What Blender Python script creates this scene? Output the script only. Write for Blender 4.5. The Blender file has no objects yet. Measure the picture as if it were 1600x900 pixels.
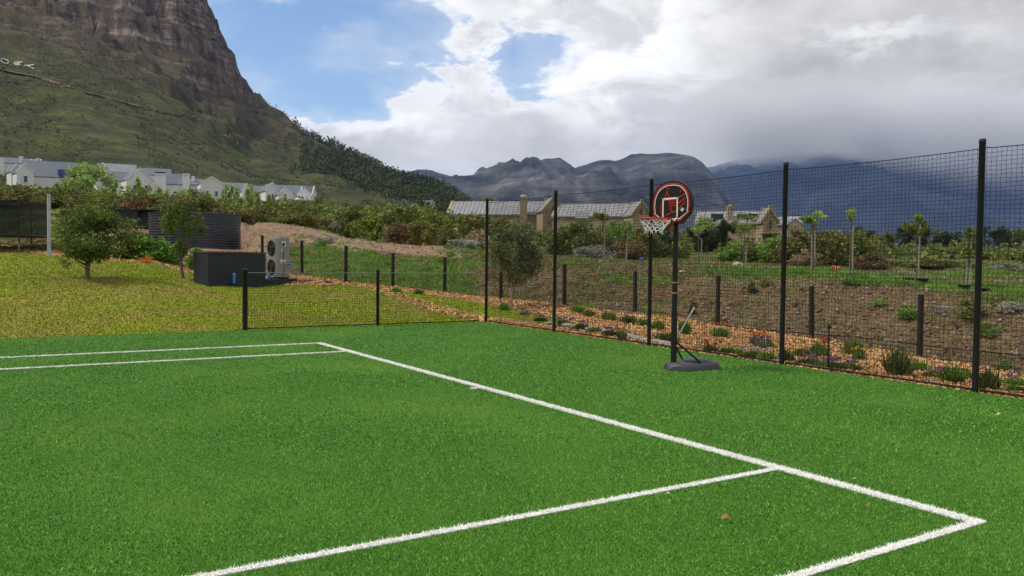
import bpy, math, random
import numpy as np
from math import radians as R
from mathutils import Vector, Matrix

random.seed(7)
rng = np.random.default_rng(7)
S = bpy.context.scene
COL = S.collection
PI = math.pi

# ------------------------------------------------------------ camera
CX, CY, CZ = 13.416, -4.656, 1.4417
YAW, PITCH, ROLL = -1.00656, -0.03381, 0.01125
FPX = 1283.67                      # focal length in photograph pixels (1600 wide)
cam = bpy.data.cameras.new('camera')
cam.sensor_width = 36
cam.lens = FPX / 1600 * 36
cam.clip_start = 0.05
cam.clip_end = 40000
camo = bpy.data.objects.new('camera', cam)
COL.objects.link(camo)
_f = np.array([math.sin(YAW) * math.cos(PITCH), math.cos(YAW) * math.cos(PITCH), math.sin(PITCH)])
_r0 = np.array([math.cos(YAW), -math.sin(YAW), 0.0])
_u0 = np.cross(_r0, _f)
_r = math.cos(ROLL) * _r0 + math.sin(ROLL) * _u0
_u = -math.sin(ROLL) * _r0 + math.cos(ROLL) * _u0
m = Matrix(((_r[0], _u[0], -_f[0], CX), (_r[1], _u[1], -_f[1], CY), (_r[2], _u[2], -_f[2], CZ), (0, 0, 0, 1)))
camo.matrix_world = m
S.camera = camo

# ------------------------------------------------------------ world, sun, exposure
SUN_EL, SUN_AZ = R(56), YAW + R(-100)        # azimuth clockwise from +Y
S.view_settings.view_transform = 'Standard'
S.view_settings.look = 'None'
S.view_settings.exposure = 0.22
S.view_settings.gamma = 1.0
S.cycles.volume_step_rate = 1.0
S.cycles.max_bounces = 6
S.cycles.transparent_max_bounces = 24
S.cycles.volume_bounces = 2


class NG:
    """terse node graph writer"""
    def __init__(s, tree):
        s.t = tree; s.n = tree.nodes; s.l = tree.links

    def add(s, typ, **kw):
        nd = s.n.new(typ)
        for k, v in kw.items():
            setattr(nd, k, v)
        return nd

    def put(s, sock, v):
        if v is None:
            return
        if hasattr(v, 'is_output') or isinstance(v, bpy.types.NodeSocket):
            s.l.new(v, sock)
        else:
            if isinstance(v, (tuple, list)) and len(v) == 3 and sock.type == 'RGBA':
                v = (*v, 1)
            sock.default_value = v

    def math(s, op, a, b=None, c=None, clamp=False):
        nd = s.add('ShaderNodeMath', operation=op, use_clamp=clamp)
        s.put(nd.inputs[0], a); s.put(nd.inputs[1], b)
        if c is not None: s.put(nd.inputs[2], c)
        return nd.outputs[0]

    def vmath(s, op, a, b=None):
        nd = s.add('ShaderNodeVectorMath', operation=op)
        s.put(nd.inputs[0], a)
        if b is not None: s.put(nd.inputs[1], b)
        return nd.outputs['Value'] if op in ('DOT_PRODUCT', 'LENGTH') else nd.outputs[0]

    def noise(s, vec, scale, detail=4, rough=0.55, dist=0.0, out=0):
        nd = s.add('ShaderNodeTexNoise')
        s.put(nd.inputs['Vector'], vec); s.put(nd.inputs['Scale'], scale)
        nd.inputs['Detail'].default_value = detail
        nd.inputs['Roughness'].default_value = rough
        nd.inputs['Distortion'].default_value = dist
        return nd.outputs[out]

    def ramp(s, fac, stops, interp='LINEAR'):
        nd = s.add('ShaderNodeValToRGB')
        cr = nd.color_ramp; cr.interpolation = interp
        while len(cr.elements) < len(stops): cr.elements.new(0.5)
        for e, (p, c) in zip(cr.elements, stops):
            e.position = p
            e.color = (c, c, c, 1) if not isinstance(c, (tuple, list)) else (*c, 1)
        s.put(nd.inputs[0], fac)
        return nd.outputs[0]

    def smooth(s, v, a, b):
        nd = s.add('ShaderNodeMapRange', interpolation_type='SMOOTHSTEP')
        s.put(nd.inputs[0], v); s.put(nd.inputs[1], a); s.put(nd.inputs[2], b)
        nd.inputs[3].default_value = 0; nd.inputs[4].default_value = 1
        return nd.outputs[0]

    def mix(s, fac, a, b, mode='MIX'):
        nd = s.add('ShaderNodeMix', data_type='RGBA', blend_type=mode)
        s.put(nd.inputs[0], fac); s.put(nd.inputs[6], a); s.put(nd.inputs[7], b)
        return nd.outputs[2]


def sky_world():
    w = bpy.data.worlds.new('World'); S.world = w; w.use_nodes = True
    g = NG(w.node_tree); g.n.clear()
    out = g.add('ShaderNodeOutputWorld'); bg = g.add('ShaderNodeBackground')
    g.l.new(bg.outputs[0], out.inputs[0])
    sky = g.add('ShaderNodeTexSky', sky_type='NISHITA', sun_disc=False)
    sky.sun_elevation = SUN_EL; sky.sun_rotation = SUN_AZ
    sky.air_density = 1.0; sky.dust_density = 0.1; sky.ozone_density = 3.0
    tc = g.add('ShaderNodeTexCoord').outputs['Generated']
    fh = (math.sin(YAW), math.cos(YAW), 0.0)
    rh = (math.cos(YAW), -math.sin(YAW), 0.0)
    a = g.vmath('DOT_PRODUCT', tc, fh); b = g.vmath('DOT_PRODUCT', tc, rh)
    z = g.add('ShaderNodeSeparateXYZ'); g.put(z.inputs[0], tc); z = z.outputs[2]
    az = g.math('MULTIPLY', g.math('ARCTAN2', b, a), 180 / PI)
    el = g.math('MULTIPLY', g.math('ARCSINE', z), 180 / PI)
    # cloud-space position: clouds stretch sideways towards the horizon
    comb = g.add('ShaderNodeCombineXYZ')
    g.put(comb.inputs[0], g.math('MULTIPLY', az, 0.06)); g.put(comb.inputs[1], g.math('MULTIPLY', el, 0.115)); comb.inputs[2].default_value = 3.3
    q = comb.outputs[0]
    n1 = g.noise(q, 1.0, 7, 0.55, 0.25)           # broad
    n2 = g.noise(q, 2.6, 8, 0.6, 0.5)            # puffs
    comb2 = g.add('ShaderNodeCombineXYZ')
    g.put(comb2.inputs[0], az); g.put(comb2.inputs[1], el)
    wob = g.add('ShaderNodeVectorMath', operation='SCALE')
    nz = g.noise(q, 2.2, 6, 0.62, 0.2, out=1)
    g.put(wob.inputs[0], g.vmath('SUBTRACT', nz, (0.5, 0.5, 0.5))); wob.inputs['Scale'].default_value = 9.0
    p = g.vmath('ADD', comb2.outputs[0], wob.outputs[0])

    def blob(a0, e0, sa, se, lo=0.55, hi=1.15):
        d = g.vmath('SUBTRACT', p, (a0, e0, 0))
        d = g.vmath('MULTIPLY', d, (1 / sa, 1 / se, 0))
        return g.math('SUBTRACT', 1.0, g.smooth(g.vmath('LENGTH', d), lo, hi))
    AZ = lambda px: math.degrees(math.atan((px - 800) / FPX))
    EL = lambda py: (406 - py) / 22.0
    def soft(a0, e0, sa, se, lo=0.0, hi=1.25):
        return blob(a0, e0, sa, se, lo, hi)
    hole = g.math('MAXIMUM', soft(AZ(480), EL(95), 13.0, 6.4), soft(AZ(500), EL(175), 9.0, 4.0))
    hole = g.math('MAXIMUM', hole, g.math('MULTIPLY', soft(AZ(770), EL(108), 8.0, 2.6), 0.66))
    hole = g.math('MAXIMUM', hole, soft(-150, 45, 30, 18))      # the same broken cloud behind the viewer
    hole = g.math('MAXIMUM', hole, soft(110, 60, 34, 14))
    puff = g.math('MAXIMUM', soft(AZ(680), EL(165), 5.2, 2.6), soft(AZ(745), EL(98), 2.4, 1.5))
    puff = g.math('MAXIMUM', puff, g.math('MULTIPLY', soft(AZ(535), EL(115), 3.6, 1.3), 0.62))
    puff = g.math('MAXIMUM', puff, soft(AZ(480), EL(212), 7.5, 2.6))
    puff = g.math('MAXIMUM', puff, g.math('MULTIPLY', soft(AZ(390), EL(0), 7.0, 1.8), 0.9))
    n3 = g.noise(q, 4.2, 9, 0.62, 0.35)
    nn = g.math('ADD', g.math('MULTIPLY', g.math('SUBTRACT', n2, 0.5), 1.5), g.math('MULTIPLY', g.math('SUBTRACT', n3, 0.5), 0.9))
    cov = g.math('SUBTRACT', g.math('SUBTRACT', 1.15, g.math('MULTIPLY', hole, 1.75)), g.math('MULTIPLY', puff, -1.0))
    cov = g.math('ADD', cov, nn)
    cloud = g.smooth(cov, 0.22, 0.80)
    haze_cl = g.math('MULTIPLY', g.smooth(cov, -0.4, 0.6), 0.30)
    cloud = g.math('MAXIMUM', cloud, haze_cl)
    # brightness of the cloud sheet: thin edges are white, thick parts and undersides grey
    br = g.math('MAXIMUM', blob(AZ(900), EL(75), 13.0, 6.5, 0.1, 1.25), blob(AZ(560), EL(210), 9.0, 1.7, 0.1, 1.2))
    br = g.math('MAXIMUM', br, g.math('MULTIPLY', blob(AZ(700), EL(20), 12.0, 2.5, 0.1, 1.2), 0.8))
    br = g.math('MAXIMUM', br, g.math('MULTIPLY', blob(AZ(1380), EL(103), 5.5, 0.9, 0.1, 1.3), 0.5))
    dk = g.math('MAXIMUM', g.math('MULTIPLY', blob(AZ(1290), EL(140), 10.0, 2.3, 0.2, 1.2), 0.45), g.math('MULTIPLY', blob(AZ(1230), EL(238), 15.0, 1.7, 0.2, 1.3), 0.5))
    dk = g.math('MAXIMUM', dk, g.math('MULTIPLY', blob(AZ(1540), EL(150), 8.0, 1.6, 0.2, 1.2), 0.5))
    base = g.ramp(g.math('ADD', g.math('MULTIPLY', n1, 0.6), g.math('MULTIPLY', n2, 0.4)), [(0.36, (0.47, 0.455, 0.435)), (0.5, (0.62, 0.605, 0.58)), (0.64, (0.80, 0.79, 0.77))])
    base = g.mix(g.math('MULTIPLY', g.smooth(n3, 0.46, 0.66), 0.30), base, (0.80, 0.795, 0.79))
    base = g.mix(dk, base, g.mix(g.smooth(n2, 0.4, 0.6), (0.37, 0.36, 0.35), (0.52, 0.51, 0.50)))
    bright = g.mix(g.smooth(n2, 0.36, 0.60), (0.68, 0.68, 0.69), (1.15, 1.15, 1.14))
    base = g.mix(br, base, bright)
    edge = g.math('SUBTRACT', 1.0, g.smooth(cov, 0.55, 1.05))
    base = g.mix(g.math('MULTIPLY', edge, 0.85), base, (1.0, 1.0, 1.0))
    pshade = g.mix(g.smooth(n3, 0.38, 0.58), (0.58, 0.59, 0.61), (0.96, 0.96, 0.97))
    base = g.mix(g.math('MULTIPLY', g.math('MULTIPLY', puff, g.smooth(cov, 0.6, 0.9)), 0.75), base, pshade)
    blue = g.add('ShaderNodeVectorMath', operation='SCALE'); g.put(blue.inputs[0], sky.outputs[0]); blue.inputs['Scale'].default_value = 0.135
    final = g.mix(cloud, blue.outputs[0], base)
    g.put(bg.inputs[0], final); bg.inputs[1].default_value = 1.0


sky_world()
sun = bpy.data.lights.new('sun', 'SUN'); sun.energy = 2.6; sun.angle = R(10); sun.color = (1, 0.955, 0.88)
suno = bpy.data.objects.new('sun', sun); COL.objects.link(suno)
sd = Vector((math.sin(SUN_AZ) * math.cos(SUN_EL), math.cos(SUN_AZ) * math.cos(SUN_EL), math.sin(SUN_EL)))
suno.rotation_euler = sd.to_track_quat('Z', 'Y').to_euler()
suno.location = (0, 0, 60)


# ------------------------------------------------------------ pixel <-> place helpers (used to measure real positions)
def ray(px, py):
    px = np.asarray(px, float); py = np.asarray(py, float)
    return _f * FPX + (px - 800)[..., None] * _r - (py - 450)[..., None] * _u


def WP(px, py, D):
    d = ray(px, py); k = D / np.hypot(d[..., 0], d[..., 1])
    return np.array([CX + d[..., 0] * k, CY + d[..., 1] * k, CZ + d[..., 2] * k])


def hz(px):
    return 397.58 + np.asarray(px, float) * 0.01125


def WX(px, D):                       # x, y at column px and horizontal distance D
    p = WP(px, hz(px), D); return float(p[0]), float(p[1])


def to_px(x, y):
    dx = np.asarray(x, float) - CX; dy = np.asarray(y, float) - CY
    a = dx * math.sin(YAW) + dy * math.cos(YAW); b = dx * math.cos(YAW) - dy * math.sin(YAW)
    t = np.arctan2(b, a); t = np.clip(t, -1.1, 1.1)
    return 800 + FPX * np.tan(t), np.hypot(dx, dy)


def py2z(px, py, D):                 # height seen at image row py
    px = np.asarray(px, float)
    return CZ + (hz(px) - py) * D / FPX / np.sqrt(1 + ((px - 800) / FPX) ** 2)


# value noise
_perm = rng.permutation(4096)


def _h(ix, iy, s):
    return _perm[(_perm[(ix + s * 131) & 4095] + iy) & 4095] / 4095.0


def vnoise(x, y, s=0):
    x = np.asarray(x, float); y = np.asarray(y, float)
    ix = np.floor(x).astype(int); iy = np.floor(y).astype(int)
    fx = x - ix; fy = y - iy
    fx = fx * fx * (3 - 2 * fx); fy = fy * fy * (3 - 2 * fy)
    a = _h(ix, iy, s); b = _h(ix + 1, iy, s); c = _h(ix, iy + 1, s); d = _h(ix + 1, iy + 1, s)
    return (a * (1 - fx) + b * fx) * (1 - fy) + (c * (1 - fx) + d * fx) * fy - 0.5


def fbm(x, y, oct=5, s=0, g=0.5):
    r = 0; a = 1.0
    for i in range(oct):
        r = r + a * vnoise(x * 2 ** i + 17.3 * i, y * 2 ** i - 9.1 * i, s + i); a *= g
    return r


def ridged(x, y, oct=5, s=0, g=0.5):
    r = 0; a = 1.0
    for i in range(oct):
        r = r + a * (0.5 - np.abs(vnoise(x * 2 ** i + 7.3 * i, y * 2 ** i - 3.1 * i, s + i)) * 2); a *= g
    return r


# ------------------------------------------------------------ object helpers
def tag(o, label=None, cat=None, group=None, kind=None):
    if label: o['label'] = label
    if cat: o['category'] = cat
    if group: o['group'] = group
    if kind: o['kind'] = kind
    return o


def empty(name, loc, label, cat, group=None, rz=0.0):
    o = bpy.data.objects.new(name, None); COL.objects.link(o)
    o.location = loc; o.rotation_euler = (0, 0, rz); o.empty_display_size = 0.3
    return tag(o, label, cat, group)


def mesh_np(name, V, F, mats, parent=None, mi=None, smooth=False):
    """V (n,3), F (m,k) arrays"""
    V = np.asarray(V, np.float32); F = np.asarray(F, np.int32)
    me = bpy.data.meshes.new(name)
    me.vertices.add(len(V)); me.vertices.foreach_set('co', V.ravel())
    k = F.shape[1]
    me.loops.add(F.size); me.loops.foreach_set('vertex_index', F.ravel())
    me.polygons.add(len(F)); me.polygons.foreach_set('loop_start', np.arange(0, F.size, k, dtype=np.int32))
    if not isinstance(mats, (list, tuple)): mats = [mats]
    for mm in mats: me.materials.append(mm)
    if mi is not None: me.polygons.foreach_set('material_index', np.asarray(mi, np.int32))
    if smooth: me.polygons.foreach_set('use_smooth', np.ones(len(F), bool))
    me.update(calc_edges=True); me.validate()
    o = bpy.data.objects.new(name, me); COL.objects.link(o)
    if parent is not None: o.parent = parent
    return o


class MB:
    def __init__(s): s.v = []; s.f = []; s.mi = []; s.cur = 0

    def addf(s, vs, fs):
        b = len(s.v); s.v += [tuple(map(float, v)) for v in vs]
        for f in fs: s.f.append([b + i for i in f]); s.mi.append(s.cur)

    def box(s, c, size, rz=0.0, bev=0.0):
        hx, hy, hz_ = size[0] / 2, size[1] / 2, size[2] / 2
        cs, sn = math.cos(rz), math.sin(rz)
        if bev <= 0:
            vs = [(x, y, z) for z in (-hz_, hz_) for x, y in ((-hx, -hy), (hx, -hy), (hx, hy), (-hx, hy))]
            fs = [(0, 3, 2, 1), (4, 5, 6, 7), (0, 1, 5, 4), (1, 2, 6, 5), (2, 3, 7, 6), (3, 0, 4, 7)]
        else:
            b = bev
            ring = [(-hx + b, -hy), (hx - b, -hy), (hx, -hy + b), (hx, hy - b), (hx - b, hy), (-hx + b, hy), (-hx, hy - b), (-hx, -hy + b)]
            vs = []
            for z, k in ((-hz_, b * .5), (-hz_ + b, 0), (hz_ - b, 0), (hz_, b * .5)):
                for x, y in ring: vs.append((x - math.copysign(k, x), y - math.copysign(k, y), z))
            fs = [tuple(range(7, -1, -1)), tuple(range(24, 32))]
            for l in range(3):
                for i in range(8):
                    j = (i + 1) % 8; fs.append((l * 8 + i, l * 8 + j, l * 8 + 8 + j, l * 8 + 8 + i))
        vs = [(c[0] + x * cs - y * sn, c[1] + x * sn + y * cs, c[2] + z) for x, y, z in vs]
        s.addf(vs, fs)

    def path(s, pts, rad, n=6, cap=True):
        pts = [Vector(p) for p in pts]
        if not isinstance(rad, (list, tuple)): rad = [rad] * len(pts)
        vs = []; up = None
        for i, p in enumerate(pts):
            d = (pts[min(i + 1, len(pts) - 1)] - pts[max(i - 1, 0)]).normalized()
            if up is None: up = Vector((1, 0, 0)) if abs(d.z) > .9 else Vector((0, 0, 1))
            a = d.cross(up).normalized(); b = a.cross(d).normalized()
            for k in range(n):
                t = 2 * PI * k / n; vs.append(p + (a * math.cos(t) + b * math.sin(t)) * rad[i])
        fs = [(i * n + k, i * n + (k + 1) % n, (i + 1) * n + (k + 1) % n, (i + 1) * n + k) for i in range(len(pts) - 1) for k in range(n)]
        if cap: fs += [tuple(range(n - 1, -1, -1)), tuple(range((len(pts) - 1) * n, len(pts) * n))]
        s.addf(vs, fs)

    def lathe(s, c, prof, n=24):
        vs = []
        for r, z in prof:
            for k in range(n):
                t = 2 * PI * k / n; vs.append((c[0] + r * math.cos(t), c[1] + r * math.sin(t), c[2] + z))
        m_ = len(prof)
        fs = [(i * n + k, i * n + (k + 1) % n, (i + 1) * n + (k + 1) % n, (i + 1) * n + k) for i in range(m_ - 1) for k in range(n)]
        if prof[0][0] > 1e-4: fs.append(tuple(range(n - 1, -1, -1)))
        if prof[-1][0] > 1e-4: fs.append(tuple(range((m_ - 1) * n, m_ * n)))
        s.addf(vs, fs)

    def extrude(s, pts3, off):
        """closed polygon pts3 extruded by vector off"""
        n = len(pts3); off = Vector(off)
        vs = [Vector(p) for p in pts3] + [Vector(p) + off for p in pts3]
        fs = [tuple(range(n - 1, -1, -1)), tuple(range(n, 2 * n))] + [(i, (i + 1) % n, n + (i + 1) % n, n + i) for i in range(n)]
        s.addf(vs, fs)

    def build(s, name, mats, parent=None, smooth=False, loc=None):
        me = bpy.data.meshes.new(name); me.from_pydata(s.v, [], s.f)
        if not isinstance(mats, (list, tuple)): mats = [mats]
        for mm in mats: me.materials.append(mm)
        me.polygons.foreach_set('material_index', s.mi)
        import bmesh
        bm = bmesh.new(); bm.from_mesh(me); bmesh.ops.recalc_face_normals(bm, faces=bm.faces); bm.to_mesh(me); bm.free()
        if smooth:
            me.polygons.foreach_set('use_smooth', [True] * len(me.polygons))
            try: me.set_sharp_from_angle(angle=R(40))
            except Exception: pass
        o = bpy.data.objects.new(name, me); COL.objects.link(o)
        if parent is not None: o.parent = parent
        if loc is not None: o.location = loc
        return o


def copy_tree(o, parent=None):
    c = o.copy(); COL.objects.link(c); c.parent = parent
    for ch in list(o.children): copy_tree(ch, c)
    return c


# ------------------------------------------------------------ materials
def mat(name, col=(0.5, 0.5, 0.5), rough=0.8, var=0.0, vscale=5.0, col2=None, bump=0.0, bscale=30.0, metal=0.0, spec=0.3, coord='Object', fn=None):
    m_ = bpy.data.materials.new(name); m_.use_nodes = True
    g = NG(m_.node_tree); b = g.n['Principled BSDF']
    b.inputs['Roughness'].default_value = rough; b.inputs['Metallic'].default_value = metal
    b.inputs['Specular IOR Level'].default_value = spec
    tc = g.add('ShaderNodeTexCoord').outputs[coord]
    if fn:
        c = fn(g, tc, b); g.put(b.inputs['Base Color'], c)
    elif var > 0:
        n = g.noise(tc, vscale, 6, 0.6)
        c2 = col2 or tuple(min(1, x * (1 + var)) for x in col); c1 = tuple(x * (1 - var) for x in col) if col2 is None else col
        g.put(b.inputs['Base Color'], g.ramp(n, [(0.3, c1), (0.7, c2)]))
    else:
        b.inputs['Base Color'].default_value = (*col, 1)
    if bump > 0:
        bn = g.add('ShaderNodeBump'); bn.inputs['Strength'].default_value = bump
        g.put(bn.inputs['Height'], g.noise(tc, bscale, 5, 0.65)); g.l.new(bn.outputs[0], b.inputs['Normal'])
    return m_


def leafmat(name, cols, rough=0.6, nscale=1.5, trans=0.25):
    """per-leaf random colour mixed with clump-scale noise"""
    m_ = bpy.data.materials.new(name); m_.use_nodes = True
    g = NG(m_.node_tree); b = g.n['Principled BSDF']
    b.inputs['Roughness'].default_value = rough; b.inputs['Specular IOR Level'].default_value = 0.25
    ge = g.add('ShaderNodeNewGeometry')
    n = g.noise(ge.outputs['Position'], nscale, 3, 0.6)
    f = g.math('ADD', g.math('MULTIPLY', ge.outputs['Random Per Island'], 0.55), g.math('MULTIPLY', g.smooth(n, 0.3, 0.7), 0.45))
    k = len(cols)
    c = g.ramp(f, [(0.08 + 0.84 * i / (k - 1), cc) for i, cc in enumerate(cols)])
    g.put(b.inputs['Base Color'], c)
    if trans > 0:
        t = g.add('ShaderNodeBsdfTranslucent'); g.put(t.inputs[0], c)
        mx = g.add('ShaderNodeMixShader'); mx.inputs[0].default_value = trans
        g.l.new(b.outputs[0], mx.inputs[1]); g.l.new(t.outputs[0], mx.inputs[2])
        g.l.new(mx.outputs[0], g.n['Material Output'].inputs[0])
    return m_


M = {}
M['black_metal'] = mat('black_painted_metal', (0.012, 0.012, 0.014), 0.5, 0.3, 20, spec=0.4)
M['net'] = mat('black_netting', (0.012, 0.012, 0.014), 0.8)
M['net_far'] = mat('fine_black_mesh', (0.015, 0.015, 0.018), 0.9)
M['dark_wood'] = mat('dark_stained_timber', (0.02, 0.018, 0.017), 0.85, 0.5, 14, bump=0.4, bscale=60)
M['wire'] = mat('galvanised_wire', (0.30, 0.31, 0.32), 0.5, metal=0.3)
M['grey_render'] = mat('charcoal_render', (0.032, 0.036, 0.043), 0.85, 0.18, 3, bump=0.15, bscale=25)
M['brown_cap'] = mat('brown_timber_cap', (0.12, 0.065, 0.04), 0.8, 0.3, 8)
M['tank'] = mat('charcoal_corrugated_steel', (0.10, 0.11, 0.13), 0.32, 0.15, 4, spec=0.6, metal=0.55)
M['white_wall'] = mat('white_lime_wall', (0.70, 0.70, 0.68), 0.9, 0.08, 0.8)
M['slate'] = mat('grey_blue_roof', (0.13, 0.15, 0.185), 0.6, 0.12, 0.7)
M['slate_light'] = mat('pale_grey_roof', (0.22, 0.235, 0.26), 0.6, 0.12, 0.7)
M['glass'] = mat('dark_window_glass', (0.03, 0.035, 0.045), 0.15, spec=0.6)
M['skylight'] = mat('blue_skylight_glass', (0.06, 0.09, 0.22), 0.2, spec=0.6)
M['white'] = mat('white_paint', (0.75, 0.75, 0.73), 0.6)
M['ac_grey'] = mat('beige_grey_casing', (0.25, 0.25, 0.24), 0.6, 0.06, 3)
M['black_plastic'] = mat('black_plastic', (0.012, 0.012, 0.013), 0.45, spec=0.4)
M['base_plastic'] = mat('charcoal_moulded_plastic', (0.045, 0.048, 0.056), 0.5, 0.1, 10, spec=0.4)
M['red'] = mat('red_paint', (0.55, 0.03, 0.02), 0.45)
M['red_print'] = mat('red_print', (0.50, 0.03, 0.025), 0.5)
M['blue_pipe'] = mat('blue_pipe_plastic', (0.05, 0.24, 0.62), 0.45)
M['orange'] = mat('orange_plastic', (0.75, 0.16, 0.03), 0.6)
M['yellow'] = mat('yellow_sticker', (0.7, 0.6, 0.04), 0.6)
M['pale_label'] = mat('pale_label', (0.6, 0.66, 0.7), 0.6)
M['red_label'] = mat('salmon_label', (0.6, 0.25, 0.2), 0.6)
M['pole_grey'] = mat('pale_blue_grey_pole', (0.42, 0.46, 0.52), 0.5, 0.15, 3)
M['rope'] = mat('white_cord', (0.72, 0.71, 0.68), 0.85)
M['stake'] = mat('weathered_pale_stake', (0.30, 0.26, 0.21), 0.9, 0.25, 6)
M['stake_white'] = mat('bleached_white_stake', (0.30, 0.27, 0.22), 0.9, 0.25, 6)
M['bark'] = mat('grey_brown_bark', (0.15, 0.12, 0.09), 0.95, 0.35, 9, bump=0.5, bscale=40)
M['rock'] = mat('pale_rock', (0.34, 0.32, 0.28), 0.9, 0.3, 3, bump=0.5, bscale=8)
M['orange_rock'] = mat('ochre_rock', (0.42, 0.22, 0.11), 0.9, 0.3, 6, bump=0.5, bscale=8)
M['ball_blue'] = mat('faded_blue_rubber', (0.03, 0.09, 0.26), 0.6)
M['chalk'] = mat('chalky_stone', (0.42, 0.41, 0.38), 0.9)
M['track'] = mat('stony_track_earth', (0.10, 0.07, 0.045), 0.95, 0.5, .05, col2=(0.26, 0.18, 0.12))
M['solar'] = mat('dark_roof_panel', (0.03, 0.034, 0.045), 0.3, spec=0.5)
M['timber'] = mat('brown_timber', (0.10, 0.055, 0.035), 0.8, 0.3, 5)


def stone_fn(g, tc, b):
    v = g.add('ShaderNodeTexVoronoi'); g.put(v.inputs['Vector'], tc); v.inputs['Scale'].default_value = 2.2
    c = g.ramp(v.outputs['Color'], [(0.1, (0.24, 0.19, 0.115)), (0.9, (0.46, 0.38, 0.25))])
    n = g.noise(tc, 0.8, 4)
    return g.mix(g.smooth(n, 0.35, 0.7), c, (0.37, 0.30, 0.19))
M['stone'] = mat('yellow_sandstone_wall', fn=stone_fn, rough=0.95, bump=0.5, bscale=4)


def seam_roof(name, c1, c2):
    def fn(g, tc, b):
        n = g.noise(tc, 0.9, 5, 0.6)
        return g.ramp(n, [(0.3, c1), (0.7, c2)])
    return mat(name, fn=fn, rough=0.55, spec=0.35)
M['tin'] = seam_roof('weathered_tin_roof', (0.20, 0.20, 0.21), (0.29, 0.29, 0.305))
M['tin_seam'] = mat('tin_roof_rib', (0.17, 0.17, 0.18), 0.5)

G_TURF = ((0.004, 0.032, 0.002), (0.040, 0.190, 0.008), (0.064, 0.268, 0.012), (0.32, 0.62, 0.11))


def turf_fn(g, tc, b):
    n = g.noise(tc, 55, 6, 0.8); n2 = g.noise(tc, 0.45, 4, 0.6)
    c = g.ramp(n, [(0.30, (0.016, 0.065, 0.003)), (0.5, (0.040, 0.13, 0.005)), (0.72, (0.075, 0.20, 0.010))])
    return g.mix(g.math('MULTIPLY', g.smooth(n2, 0.45, 0.75), 0.3), c, (0.14, 0.27, 0.025))
M['turf'] = mat('artificial_turf', fn=turf_fn, rough=0.85, bump=0.6, bscale=90)


def bladefn(cols, n_lo=0.42, n_hi=0.68, tint=(0.19, 0.37, 0.050), amt=0.7, sc=0.5):
    def fn(g, tc, b):
        ge = g.add('ShaderNodeNewGeometry')
        c = g.ramp(ge.outputs['Random Per Island'], [(0.05 + .9 * i / (len(cols) - 1), cc) for i, cc in enumerate(cols)])
        n = g.noise(ge.outputs['Position'], sc, 5, 0.65)
        return g.mix(g.math('MULTIPLY', g.smooth(n, n_lo, n_hi), amt), c, tint)
    return fn
M['turf_blade'] = mat('turf_fibre', fn=bladefn(G_TURF), rough=0.65, spec=0.12)
M['line_blade'] = mat('white_turf_fibre', fn=bladefn(((0.78, 0.78, 0.74), (0.90, 0.90, 0.87), (0.93, 0.93, 0.91)), tint=(0.72, 0.71, 0.64), amt=0.3, sc=2.0), rough=0.6)
M['line_base'] = mat('white_turf_backing', (0.86, 0.86, 0.82), 0.9, 0.06, 30)


def lawn_fn(g, tc, b):
    n = g.noise(tc, 0.5, 7, 0.68); n2 = g.noise(tc, 6.0, 6, 0.7); n3 = g.noise(tc, 0.16, 3)
    c = g.ramp(n2, [(0.3, (0.09, 0.12, 0.010)), (0.55, (0.21, 0.235, 0.018)), (0.75, (0.36, 0.36, 0.04))])
    c = g.mix(g.math('MULTIPLY', g.smooth(n, 0.54, 0.68), 0.6), c, (0.30, 0.20, 0.075))
    return g.mix(g.math('MULTIPLY', g.smooth(n3, 0.4, 0.65), 0.5), c, (0.11, 0.17, 0.015))
M['lawn'] = mat('mown_lawn', fn=lawn_fn, rough=0.95, bump=0.7, bscale=16)
M['lawn_blade'] = mat('lawn_grass_blade', fn=bladefn(((0.10, 0.15, 0.003), (0.22, 0.29, 0.005), (0.30, 0.36, 0.010), (0.54, 0.53, 0.09)), tint=(0.36, 0.25, 0.09), n_lo=0.50, n_hi=0.62, amt=0.75, sc=0.38), rough=0.9, spec=0.1)


def mulch_fn(g, tc, b):
    v = g.add('ShaderNodeTexVoronoi'); g.put(v.inputs['Vector'], tc); v.inputs['Scale'].default_value = 14
    c = g.ramp(v.outputs['Color'], [(0.1, (0.22, 0.11, 0.05)), (0.5, (0.42, 0.24, 0.12)), (0.9, (0.60, 0.40, 0.23))])
    n = g.noise(tc, 1.2, 5)
    return g.mix(g.math('MULTIPLY', g.smooth(n, 0.5, 0.75), 0.45), c, (0.13, 0.075, 0.045))
M['mulch'] = mat('orange_bark_mulch', fn=mulch_fn, rough=0.95, bump=0.9, bscale=20)
M['clod'] = mat('brown_clod', fn=bladefn(((0.05, 0.03, 0.018), (0.12, 0.08, 0.05), (0.22, 0.16, 0.11), (0.36, 0.31, 0.25)), tint=(0.12, 0.08, 0.05), amt=0.3), rough=1.0)
M['thatch'] = mat('dry_thatch', fn=bladefn(((0.13, 0.10, 0.015), (0.28, 0.22, 0.035), (0.38, 0.29, 0.06), (0.54, 0.43, 0.14)), tint=(0.24, 0.26, 0.015), amt=0.4), rough=.95, spec=.1)
M['chip'] = mat('bark_chip', fn=bladefn(((0.22, 0.10, 0.035), (0.50, 0.26, 0.095), (0.62, 0.38, 0.15), (0.70, 0.48, 0.24)), tint=(0.36, 0.21, 0.11), amt=0.3), rough=0.9)


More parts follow.
